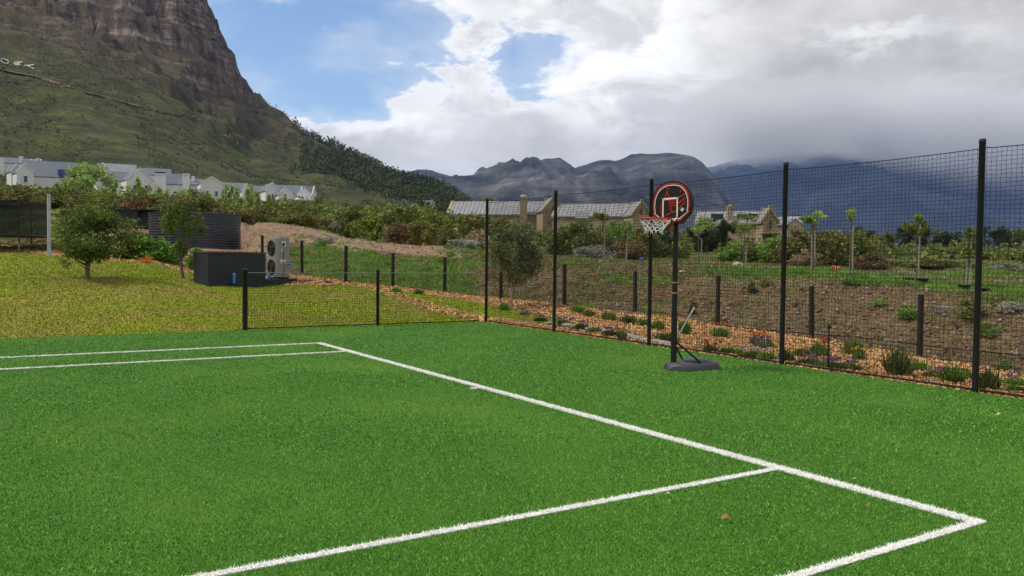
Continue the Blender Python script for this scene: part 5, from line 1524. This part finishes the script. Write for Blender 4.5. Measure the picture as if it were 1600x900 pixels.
# plinth for the heat pump continuing to the right
zpl = py2z(440, 437, 28.6); 
b = MB(); b.box((LL + .72, .44, (zpl - zb) / 2 - .2), (1.44, .95, (zpl - zb) + .4)); b.build('heat_pump_plinth', M['grey_render'], ph)
c_, s_2 = math.cos(az_), math.sin(az_)
HX = p0[0] + (LL + .98) * c_ - .42 * s_2; HY = p0[1] + (LL + .98) * s_2 + .42 * c_
hp = empty('heat_pump', (HX, HY, zpl + .01), 'grey outdoor heat pump with two stacked black fans beside the charcoal box', 'heat pump', rz=math.atan2(CY - HY, CX - HX) + R(27))
HW, HD, HHp = .98, .36, 1.36
b = MB(); b.box((0, 0, HHp / 2 + .06), (HW, HD, HHp), bev=.012); b.build('casing', M['ac_grey'], hp)
for sx in (-.36, .36): 
    b = MB(); b.box((sx, 0, .03), (.09, HD + .04, .06)); b.build('foot', M['black_plastic'], hp)
for kz in (.40, 1.06):
    b = MB(); b.lathe((0, 0, 0), [(.27, 0), (.27, .02), (.25, .03), (.25, .004), (0, .004)], 28)
    f_ = b.build('fan_grille', M['black_plastic'], hp, smooth=False, loc=(-.12, -HD / 2, kz)); f_.rotation_euler = (R(90), 0, 0)
    b = MB()
    for q in range(3): 
        t = q * 2 * PI / 3; b.extrude([(.04 * math.cos(t), .04 * math.sin(t), .012), (.22 * math.cos(t), .22 * math.sin(t), .010), (.21 * math.cos(t + .8), .21 * math.sin(t + .8), .016), (.05 * math.cos(t + 1.0), .05 * math.sin(t + 1.0), .016)], (0, 0, .003))
    b.lathe((0, 0, .012), [(.05, 0), (.045, .015), (0, .018)], 12); b.build('fan_blade', M['tank'], f_)
    b = MB()
    for q in range(6): b.path([(.05 + .0 * q, 0, .03)] * 0 + [(.045 * (q + 1) * math.cos(t), .045 * (q + 1) * math.sin(t), .030) for t in np.linspace(0, 2 * PI, 25)], .003, 3)
    b.build('guard_wire', M['black_plastic'], f_)
for i in range(26):
    if True:
        b = MB(); b.box((0.30, -HD / 2 - .006, .13 + i * .05), (.33, .014, .016)); b.build('louvre', M['ac_grey'], hp)
# service side (right end): labels, yellow tag, cable
b = MB(); b.box((HW / 2 + .004, -.04, 1.20), (.006, .15, .20)); b.build('control_label', M['pale_label'], hp)
b = MB(); b.box((HW / 2 + .009, -.05, 1.18), (.008, .09, .12)); b.build('control_panel', M['black_plastic'], hp)
b = MB(); b.box((HW / 2 + .010, -.11, .97), (.008, .06, .09)); b.build('yellow_tag', M['yellow'], hp)
b = MB(); b.box((HW / 2 + .004, -.06, .62), (.006, .20, .09)); b.build('warning_label', M['pale_label'], hp)
b = MB(); b.box((HW / 2 + .005, -.06, .53), (.007, .20, .06)); b.build('red_warning_label', M['red_label'], hp)
b = MB(); b.path([(HW / 2 + .012, -.04, 1.0), (HW / 2 + .014, -.05, .7), (HW / 2 + .014, -.02, .35), (HW / 2 + .012, -.06, .1)], .008, 5); b.build('cable', M['black_plastic'], hp)
b = MB(); b.path([(HW / 2 - .02, .10, .50), (HW / 2 + .22, .20, .50), (HW / 2 + .24, .21, .47), (HW / 2 + .24, .21, .02)], .026, 8); b.build('blue_pipe', M['blue_pipe'], hp, smooth=True)
b = MB(); b.path([(HW / 2 - .5, -.32, .02), (HW / 2 - .5, -.32, .12)], .07, 10); b.path([(HW / 2 - .5, -.32, .06), (HW / 2 - .18, -.30, .06)], .03, 8); b.build('pipe_elbow', M['blue_pipe'], hp, smooth=True)

# ------------------------------------------------------------ trampoline and pale pole
tx, ty, tz = G1(2, 38.0); tramp = empty('trampoline', (tx, ty, tz), 'round trampoline with a tall black safety net at the left edge', 'trampoline')
zb = float(tz); Rtm = 1.62; zmat = py2z(8, 368, 38) - zb; ztop = py2z(8, 315, 38) - zb
b = MB(); b.lathe((0, 0, zmat), [(Rtm - .32, .012), (Rtm - .30, .03), (Rtm, .03), (Rtm + .02, -.02), (Rtm - .02, -.06), (Rtm - .3, -.03)], 40); b.build('edge_pad', M['black_plastic'], tramp, smooth=True)
b = MB(); b.lathe((0, 0, zmat - .01), [(Rtm - .30, 0), (0, -.02)], 40); b.build('mat', M['net'], tramp, smooth=True)
for k in range(6):
    t = 2 * PI * k / 6 + .35; cx_, cy_ = Rtm * math.cos(t), Rtm * math.sin(t)
    b = MB(); b.path([(cx_, cy_, zmat - .04), (cx_, cy_, -.05)], .02, 6); b.build('leg', M['wire'], tramp, smooth=True)
    b = MB(); b.path([(cx_ * 1.03, cy_ * 1.03, zmat - .3), (cx_ * 1.03, cy_ * 1.03, ztop + .05)], .024, 6); b.build('net_pole', M['black_plastic'], tramp, smooth=True)
mesh_m = bpy.data.materials.new('see_through_mesh_cloth'); mesh_m.use_nodes = True
g = NG(mesh_m.node_tree); bb = g.n['Principled BSDF']; bb.inputs['Base Color'].default_value = (0.008, 0.008, 0.010, 1); bb.inputs['Roughness'].default_value = .9
tr = g.add('ShaderNodeBsdfTransparent'); mx = g.add('ShaderNodeMixShader'); mx.inputs[0].default_value = .68
g.l.new(tr.outputs[0], mx.inputs[1]); g.l.new(bb.outputs[0], mx.inputs[2]); g.l.new(mx.outputs[0], g.n['Material Output'].inputs[0])
b = MB(); vs = []; n = 48
for i in range(n):
    t = 2 * PI * i / n + .35; dip = .06 * abs(math.sin(3 * (t - .35))); vs += [(Rtm * .985 * math.cos(t), Rtm * .985 * math.sin(t), zmat + .03), (Rtm * .985 * math.cos(t), Rtm * .985 * math.sin(t), ztop - dip)]
b.addf(vs, [(2 * i, 2 * ((i + 1) % n), 2 * ((i + 1) % n) + 1, 2 * i + 1) for i in range(n)]); b.build('safety_net', mesh_m, tramp)
b = MB(); b.path([vs[2 * (i % n) + 1] for i in range(n + 1)], .014, 5); b.build('net_rope', M['black_plastic'], tramp)
px_, D_ = 77, 34.5; x, y, z = G1(px_, D_); zt = py2z(px_, 305, D_)
b = MB(); b.path([(0, 0, -.2), (0, 0, zt - z)], .06, 12); b.path([(0, 0, zt - z), (0, 0, zt - z + .03)], .065, 12); tag(b.build('pale_pole', M['pole_grey'], loc=(x, y, z), smooth=True), 'pale grey upright pole standing beside the trampoline', 'pole')


# ------------------------------------------------------------ houses
def block(t, cx, cy, z0, L_, W_, hw, hr, rz, wall, roof, name_suffix='', parapet=None, over=.12, windows=(), rib=None):
    """gabled block: ridge along local X; wall shell with gables, two roof slabs, coping on the gables"""
    cs, sn = math.cos(rz), math.sin(rz)
    T = lambda p: (cx + p[0] * cs - p[1] * sn, cy + p[0] * sn + p[1] * cs, z0 + p[2])
    b = MB(); prof = [(-W_ / 2, -1.5), (W_ / 2, -1.5), (W_ / 2, hw), (0, hw + hr), (-W_ / 2, hw)]
    b.extrude([T((-L_ / 2, y_, z_)) for y_, z_ in prof], Vector(T((L_ / 2, 0, 0))) - Vector(T((-L_ / 2, 0, 0)))); b.build('wall', wall, t)
    sl = math.hypot(W_ / 2, hr)
    for s in (-1, 1):
        b = MB(); e = over / (W_ / 2)
        q = [(s * W_ / 2 * (1 + e), hw - hr * e + .02), (0, hw + hr + .02), (0, hw + hr + .16), (s * W_ / 2 * (1 + e), hw - hr * e + .16)]
        b.extrude([T((-L_ / 2 + .02, y_, z_)) for y_, z_ in q], Vector(T((L_ / 2 - .02, 0, 0))) - Vector(T((-L_ / 2 + .02, 0, 0))))
        ro = b.build('roof', roof, t)
        if rib:
            b = MB(); nR = int(L_ / rib)
            for i in range(1, nR):
                X = -L_ / 2 + i * L_ / nR
                p0_ = T((X, s * W_ / 2 * (1 + e), hw - hr * e + .17)); p1_ = T((X, 0, hw + hr + .17)); b.path([p0_, p1_], .035, 4)
            b.build('rib', M['tin_seam'], ro)
    if parapet:
        for sx in (-1, 1):
            b = MB(); pw, pt = .30, .24
            X = sx * (L_ / 2)
            for s in (-1, 1):
                q = [(s * (W_ / 2 + .15), hw - .15), (0, hw + hr - .1), (0, hw + hr + pt), (s * (W_ / 2 + .15), hw + pt * .55)]
                b.extrude([T((X - pw / 2, y_, z_)) for y_, z_ in q], Vector(T((X + pw / 2, 0, 0))) - Vector(T((X - pw / 2, 0, 0))))
            b.build('gable_coping', parapet, t)
            if 'fin' in name_suffix: 
                b = MB(); b.box(T((X, 0, hw + hr + pt)), (.34, .34, .16), rz); b.build('finial', parapet, t)
    for (side, u, zc, ww, wh, arch_) in windows:
        if side in ('E', 'W'):
            sx = 1 if side == 'E' else -1; pos = (sx * (L_ / 2 + (.17 if parapet else .03)), u, zc); r2 = rz; size = (.08, ww, wh); gs = (.10, ww - .22, wh - .22)
        else:
            sy = 1 if side == 'N' else -1; pos = (u, sy * (W_ / 2 + .03), zc); r2 = rz; size = (ww, .08, wh); gs = (ww - .22, .10, wh - .22)
        b = MB(); b.box(T(pos), size, r2)
        if arch_ and side in ('E', 'W'):
            n = 8; P = [T((pos[0] - .04 * 1, u + math.cos(PI * i / n) * ww / 2, zc + wh / 2 + math.sin(PI * i / n) * ww / 2)) for i in range(n + 1)]
            b.extrude(P, Vector(T((pos[0] + .04, 0, 0))) - Vector(T((pos[0] - .04, 0, 0))))
        wf = b.build('window', M['white'] if wall is M['white_wall'] else M['timber'], t)
        b = MB(); b.box(T(pos), gs, r2); b.build('pane', M['glass'], wf)
    return T


def chimney(t, T, x_, y_, z0, z1, w, mt, cap=None, round_=False, d=None):
    b = MB(); p = T((x_, y_, 0)); zz0 = T((0, 0, z0))[2]; zz1 = T((0, 0, z1))[2]
    b.box((p[0], p[1], (zz0 + zz1) / 2), (w, d or w * .7, zz1 - zz0), -YAW)
    b.box((p[0], p[1], zz1 + .06), (w * 1.15, (d or w * .7) * 1.15, .18), -YAW)
    if round_: b.lathe((p[0], p[1], zz1 + .1), [(w * .5, 0), (w * .5, .2), (w * .35, .55), (w * .1, .68), (0, .7)], 12)
    c = b.build('chimney', mt, t)
    if cap: b = MB(); b.box((p[0], p[1], zz1 + .32), (w * 1.0, w * .6, .35), -YAW); b.build('cowl', cap, c)


def rzview(px, turn):                # ridge direction: 0 turn = ridge points straight at the viewer
    a = YAW + math.atan((px - 800) / FPX); return PI / 2 - a + R(turn)


def house(px, D, zrow, label, name='white_house', cat='house', group='white houses on the hillside'):
    x, y = WX(px, D); z = py2z(px, zrow, D); return empty(name, (x, y, z), label, cat, group)
W, SL, SG = M['white_wall'], M['slate'], M['slate_light']
def Lp(t, px, D): x, y = WX(px, D); return x - t.location.x, y - t.location.y
def blk(t, px, D, base, eave, apex, Lm, Wm, turn, wall=None, roof=None, **kw):
    z0 = py2z(px, base, D); ze = py2z(px, eave, D); za = py2z(px, apex, D)
    x_, y_ = Lp(t, px, D)
    T = block(t, x_, y_, z0 - t.location.z, Lm, Wm, ze - z0, za - ze, rzview(px, turn), wall or W, roof or SL, **kw)
    return T
def chim(t, px, D, top, bot, wpx, mt, **kw):
    x_, y_ = Lp(t, px, D); z1 = py2z(px, top, D) - t.location.z; z0 = py2z(px, bot, D) - t.location.z
    chimney(t, lambda p: p, x_, y_, z0, z1, wpx * D / FPX, mt, **kw)
# H1
t = house(30, 235, 268, 'farthest left white house, long low roof with a small chimney')
blk(t, 31, 235, 270, 258, 249, 9.2, 5, 88, parapet=W); chim(t, 34, 233, 246, 256, 4, W)
blk(t, 56, 232, 270, 259, 250, 4, 3, 20, parapet=W)
b = MB(); x_, y_ = Lp(t, 4, 226); zt = py2z(4, 248, 226) - t.location.z; b.box((x_, y_, zt - 2), (.8, .8, 4), -YAW); b.build('column', W, t)
# H2
t = house(76, 200, 294, 'large white house with a long slate roof, blue skylight and arched gable window')
blk(t, 78, 203, 294, 279, 254, 10.2, 6.5, 84)
blk(t, 37, 199, 296, 272, 258, 5, 3.1, 10, parapet=W, windows=[('W', 0, 1.9, .8, 1.5, True)])
blk(t, 23, 203, 294, 270, 259, 4, 1.9, 12, parapet=W, windows=[('W', 0, 2.0, .5, .9, True)])
b = MB(); x_, y_ = Lp(t, 102, 199.0); zs = py2z(102, 270, 199) - t.location.z; b.box((x_, y_, zs), (2.6, .7, 1.2), -YAW); b.build('skylight', M['skylight'], t)
# H3
t = house(180, 205, 300, 'white house with a plain tall gable left and a wide second gable')
blk(t, 184, 209, 300, 272, 258, 8.0, 5, 88, roof=SG)
blk(t, 163, 204, 302, 282, 259, 4, 3.6, 12, parapet=W)
blk(t, 192, 203, 302, 285, 270, 5, 5, 86)
blk(t, 214, 199, 304, 284, 266, 7, 5.6, 12, parapet=W, windows=[('W', -1.2, 1.0, .9, 1.6, False), ('W', 1.1, 1.0, .9, 1.6, False)])
# H4 with dark capped chimney
t = house(250, 202, 304, 'white house with a broad chimney under a dark cap')
blk(t, 243, 208, 304, 276, 265, 6.9, 5, 88)
blk(t, 268, 203, 306, 290, 273, 5.6, 5, 88)
chim(t, 251, 198, 273, 300, 12, W, cap=M['black_plastic'])
# H5
t = house(306, 197, 308, 'white house with a tall square chimney and a wide gable on its right')
blk(t, 302, 200, 308, 291, 281, 6.4, 5, 88); chim(t, 291, 196, 273, 296, 8, W); chim(t, 302, 199, 277, 284, 4, W)
blk(t, 328, 193, 312, 289, 279, 6, 4.6, 8, parapet=W, windows=[('W', -.9, 1.1, .7, 1.3, False), ('W', .9, 1.1, .7, 1.3, False)])
# H6
t = house(366, 196, 312, 'low white house with slate roof behind the row of slim trees')
blk(t, 364, 197, 314, 299, 287, 6.0, 5, 87); blk(t, 383, 194, 314, 300, 289, 4, 2.0, 10, parapet=W)
# H7
t = house(416, 187, 318, 'white house with a tall pointed gable left of the twin gables')
blk(t, 421, 186, 319, 300, 288, 6, 2.9, 12, parapet=W, windows=[('W', 0, 1.4, .6, 1.1, False)])
blk(t, 404, 190, 318, 303, 292, 3.2, 4, 88)
# H8
t = house(458, 183, 321, 'white house with twin gables and a columned veranda at the right end')
blk(t, 453, 187, 321, 305, 291, 7.2, 5, 86)
blk(t, 443, 181, 322, 306, 296, 5, 2.8, 8, parapet=W, windows=[('W', 0, 1.9, .6, 1.0, True)])
blk(t, 473, 180, 322, 307, 297, 5, 2.7, 8, parapet=W, windows=[('W', -.45, 1.6, .4, .8, False), ('W', .45, 1.6, .4, .8, False)])
blk(t, 481, 183, 322, 308, 293, 4, 1.2, 40, parapet=W)
b = MB(); x_, y_ = Lp(t, 475, 176); zs = py2z(475, 314, 176) - t.location.z; b.box((x_, y_, zs), (5.0, 2.6, .28), -YAW); b.build('veranda_roof', W, t)
for q in (458, 470, 481, 492):
    b = MB(); x_, y_ = Lp(t, q, 174.8); zs = py2z(q, 321, 174.8) - t.location.z; b.box((x_, y_, zs - .3), (.28, .28, 2.2), -YAW); b.build('veranda_column', W, t)
# small fragments beyond
t = house(533, 150, 336, 'small white house fragments among scrub right of the twin gables')
blk(t, 527, 150, 337, 328, 325, 1.2, 1.2, 88); blk(t, 538, 150, 337, 329, 326, 1.2, 1.2, 88)
t = house(561, 160, 336, 'tiny white gable among the scrub')
blk(t, 561, 160, 338, 331, 327, 1.4, .6, 5)
t = house(664, 320, 322, 'distant small white house with a grey roof under the pine slope')
blk(t, 663, 320, 324, 318, 314, 4.2, 3, 88); blk(t, 674, 316, 324, 317, 313, 3, 2.0, 8)
t = house(632, 320, 320, 'distant white gable fragment left of the small grey roof')
blk(t, 632, 320, 321, 316, 312, 2.5, 1.4, 5)

# stone barns
ST, TN = M['stone'], M['tin']
g_ = 'stone barns behind the netting'
t = house(785, 100, 366, 'sandstone barn with a long weathered tin roof, chimney and pointed gable', 'stone_barn', 'barn', g_)
blk(t, 780, 102, 368, 338, 317, 12.0, 5.4, 80, ST, TN, parapet=ST, rib=.5)
chim(t, 817, 98.5, 310, 352, 11.5, ST, round_=False)
b = MB(); x_, y_ = Lp(t, 817, 98.5); zs = py2z(817, 309, 98.5) - t.location.z; b.lathe((x_, y_, zs), [(.42, 0), (.42, .12), (.30, .30), (0, .36)], 12); b.build('chimney_pot', ST, t)
blk(t, 858, 97, 368, 331, 312, 3.2, 2.4, 14, ST, TN, name_suffix='fin', parapet=ST, windows=[('W', 0, 2.9, .22, .7, False)])
b = MB(); x_, y_ = Lp(t, 727, 97.5); zs = py2z(727, 346, 97.5) - t.location.z; b.box((x_, y_, zs), (2.6, 2.2, .10), -YAW + .1); b.build('lean_to_roof', M['tin'], t)
b = MB(); b.box((x_, y_, zs - 1.1), (2.4, 1.9, 2.05), -YAW + .1); b.build('lean_to_wall', ST, t)
t = house(940, 94, 368, 'second sandstone barn with a glazed skylight in its tin roof', 'stone_barn', 'barn', g_)
blk(t, 932, 95, 370, 341, 321, 9.3, 5.2, 80, ST, TN, parapet=ST, rib=.5)
blk(t, 994, 89, 376, 337, 318, 3.2, 1.9, 18, ST, TN, name_suffix='fin', parapet=ST, windows=[('W', .1, 3.0, .16, .55, False), ('W', .3, 1.0, .4, .4, False)])
b = MB(); x_, y_ = Lp(t, 908, 91.8); zs = py2z(908, 336, 91.8) - t.location.z; b.box((x_, y_, zs), (1.45, .12, .75), -YAW + .1); b.build('skylight', M['pale_label'], t)
t = house(1150, 78, 378, 'sandstone house with dark panels on its pale roof and a domed chimney', 'stone_house', 'house', g_)
blk(t, 1142, 80, 378, 352, 333, 6.4, 4.0, 84, ST, TN, rib=.8)
for q, w_ in ((1119, 1.15), (1158, .9), (1177, 1.1)):
    b = MB(); x_, y_ = Lp(t, q, 78.6); zs = py2z(q, 341, 78.6) - t.location.z
    b.box((x_, y_, zs), (w_, .10, .80), -YAW + .1); b.build('roof_panel', M['solar'], t)
chim(t, 1139, 78.6, 325, 345, 9, ST, round_=False)
b = MB(); x_, y_ = Lp(t, 1139, 78.6); zs = py2z(1139, 324, 78.6) - t.location.z; b.lathe((x_, y_, zs), [(.24, 0), (.24, .08), (.15, .22), (0, .26)], 12); b.build('chimney_pot', ST, t)
blk(t, 1196, 76, 380, 347, 328, 2.6, 1.25, 14, ST, TN, name_suffix='fin', parapet=ST, windows=[('W', 0, 1.55, .16, .75, False), ('W', .1, .4, .35, .6, False)])
b = MB(); x_, y_ = Lp(t, 1202, 74.4); zs = py2z(1202, 366, 74.4) - t.location.z; b.box((x_, y_, zs), (1.5, 1.0, .08), -YAW); b.build('porch_roof', M['timber'], t)
t = house(1232, 80, 380, 'lower sandstone house with a glazed roof end right of the fourth tall post', 'stone_house', 'house', g_)
blk(t, 1228, 84, 380, 353, 341, 3.0, 3.2, 86, ST, TN, rib=.8)
blk(t, 1237, 79, 380, 354, 345, 2.4, 1.25, 12, ST, M['slate'])
b = MB(); x_, y_ = Lp(t, 1212, 81.5); zs = py2z(1212, 347, 81.5) - t.location.z; b.box((x_, y_, zs), (.8, .10, .55), -YAW); b.build('skylight', M['pale_label'], t)

# ------------------------------------------------------------ marks on the mountainside
def drape(name, pts, w, mt, label=None, cat=None, kind=None, lo=205, hi=1050, n=26, lift=.8):
    P = []
    for (a_, b_), (c_, d_) in zip(pts[:-1], pts[1:]):
        for k in range(n): P.append((a_ + (c_ - a_) * k / n, b_ + (d_ - b_) * k / n))
    P.append(pts[-1]); Q = []
    Ds = np.array([find_D(px, row, lo, hi) for px, row in P]); kk = min(9, len(Ds) // 2 * 2 - 1)
    Ds = np.convolve(np.pad(Ds, kk // 2, mode='edge'), np.ones(kk) / kk, 'valid')
    for (px, row), D in zip(P, Ds):
        q = G1(px, D); Q.append(Vector((q[0], q[1], q[2] + lift)))
    b = MB(); vs = []
    r = random.Random(3)
    for q in Q:
        up = Vector((0, 0, 1)); h = w * (.6 + .8 * r.random()) / 2
        tow = Vector((CX - q.x, CY - q.y, 0)).normalized()
        vs += [q + up * h * .9 - tow * h, q - up * h * .9 + tow * h, q + up * h * .9 - tow * (h + 2), q - up * h * .9 + tow * (h - 2)]
    fs = []
    for i in range(len(Q) - 1): fs += [(4 * i, 4 * i + 1, 4 * i + 5, 4 * i + 4), (4 * i + 2, 4 * i + 6, 4 * i + 7, 4 * i + 3), (4 * i, 4 * i + 4, 4 * i + 6, 4 * i + 2), (4 * i + 1, 4 * i + 3, 4 * i + 7, 4 * i + 5)]
    b.addf([tuple(v) for v in vs], fs); o = b.build(name, M[mt]); tag(o, label, cat, kind=kind); return o
drape('track', [(0, 113), (40, 121), (75, 130), (105, 140), (140, 150), (168, 156)], 1.0, 'track', kind='structure')
drape('track', [(180, 160), (215, 170), (260, 180), (300, 186), (340, 192)], .8, 'track', kind='structure')
drape('track', [(347, 214), (360, 219), (372, 224)], 1.1, 'orange_rock', kind='structure', n=6)
let = [('O', [[(4, 99), (8, 98), (14, 100), (17, 103), (12, 105), (6, 103), (4, 99)]]), ('E', [[(38, 103), (28, 101), (24, 106), (35, 108)], [(26, 104), (34, 105)]]), ('K', [[(44, 105), (39, 111)], [(56, 107), (42, 108)], [(46, 108), (56, 114)]])]
for nm, segs in let:
    e = None
    for sg in segs:
        o = drape('stroke', sg, .9, 'chalk', n=5)
        if e is None:
            c0 = o.data.vertices[0].co.copy(); e = empty('stone_letter', c0, {'O': 'white painted stone letter O on the mountainside at the left edge', 'E': 'white painted stone letter E on the mountainside', 'K': 'white painted stone letter K on the mountainside'}[nm], 'letter', 'white letters laid out on the mountainside')
        o.parent = e; o.location = -c0
#PART5

# ------------------------------------------------------------ air
hzb = MB(); hzb.box((0, 0, 498.0), (19400, 19400, 1000.0))
hm = bpy.data.materials.new('thin_blue_air'); hm.use_nodes = True
g = NG(hm.node_tree); g.n.clear(); ho = g.add('ShaderNodeOutputMaterial'); pv = g.add('ShaderNodeVolumePrincipled')
pv.inputs['Color'].default_value = (0.28, 0.47, 1.0, 1); pv.inputs['Density'].default_value = 5.2e-5; pv.inputs['Anisotropy'].default_value = 0.0
g.l.new(pv.outputs[0], ho.inputs['Volume'])
o = hzb.build('haze', hm); tag(o, kind='stuff')

# cloud resting on the crest of the blue mountain
cb = MB()
P0_ = WP(1010, 200, 5600.); P1_ = WP(2000, 200, 5600.)
cq = []
for (px, D) in ((900, 5300), (2100, 5300), (2100, 8200), (900, 8200)):
    x, y = WX(px, D); cq.append((x, y, 330.0))
cb.extrude(cq, (0, 0, 1010.0))
cm = bpy.data.materials.new('mountain_cloud'); cm.use_nodes = True
g = NG(cm.node_tree); g.n.clear(); co = g.add('ShaderNodeOutputMaterial'); pv = g.add('ShaderNodeVolumePrincipled')
P = g.add('ShaderNodeNewGeometry').outputs['Position']
mp = g.add('ShaderNodeMapping'); g.put(mp.inputs[0], P); mp.inputs['Scale'].default_value = (0.0011, 0.0011, 0.0026)
n = g.noise(mp.outputs[0], 1.0, 5, 0.6, 0.3)
sz = g.add('ShaderNodeSeparateXYZ'); g.put(sz.inputs[0], P)
h_ = g.math('ADD', sz.outputs[2], g.math('MULTIPLY', g.math('SUBTRACT', n, 0.5), 900))
rt = g.vmath('DOT_PRODUCT', g.vmath('SUBTRACT', P, (CX, CY, 0)), tuple(_r0))
fd = g.vmath('DOT_PRODUCT', g.vmath('SUBTRACT', P, (CX, CY, 0)), (math.sin(YAW), math.cos(YAW), 0))
low_ = g.smooth(g.math('ADD', h_, g.math('MULTIPLY', g.smooth(g.math('DIVIDE', rt, fd), 0.36, 0.60), 330)), 700, 940); top_ = g.math('SUBTRACT', 1.0, g.smooth(h_, 960, 1120))
rt = g.vmath('DOT_PRODUCT', g.vmath('SUBTRACT', P, (CX, CY, 0)), tuple(_r0))
fd = g.vmath('DOT_PRODUCT', g.vmath('SUBTRACT', P, (CX, CY, 0)), (math.sin(YAW), math.cos(YAW), 0))
side_ = g.smooth(g.math('DIVIDE', rt, fd), 0.16, 0.34)
fr = g.math('MULTIPLY', g.smooth(fd, 4700, 5400), g.math('SUBTRACT', 1.0, g.smooth(fd, 6600, 7200)))
g.put(pv.inputs['Density'], g.math('MULTIPLY', g.math('MULTIPLY', g.math('MULTIPLY', low_, top_), g.math('MULTIPLY', side_, fr)), 0.006))
pv.inputs['Color'].default_value = (0.99, 0.99, 0.99, 1); pv.inputs['Anisotropy'].default_value = 0.2
g.l.new(pv.outputs[0], co.inputs['Volume'])
tag(cb.build('cloud_bank', cm), 'grey cloud bank resting on the crest of the blue mountain', 'cloud', kind='stuff')
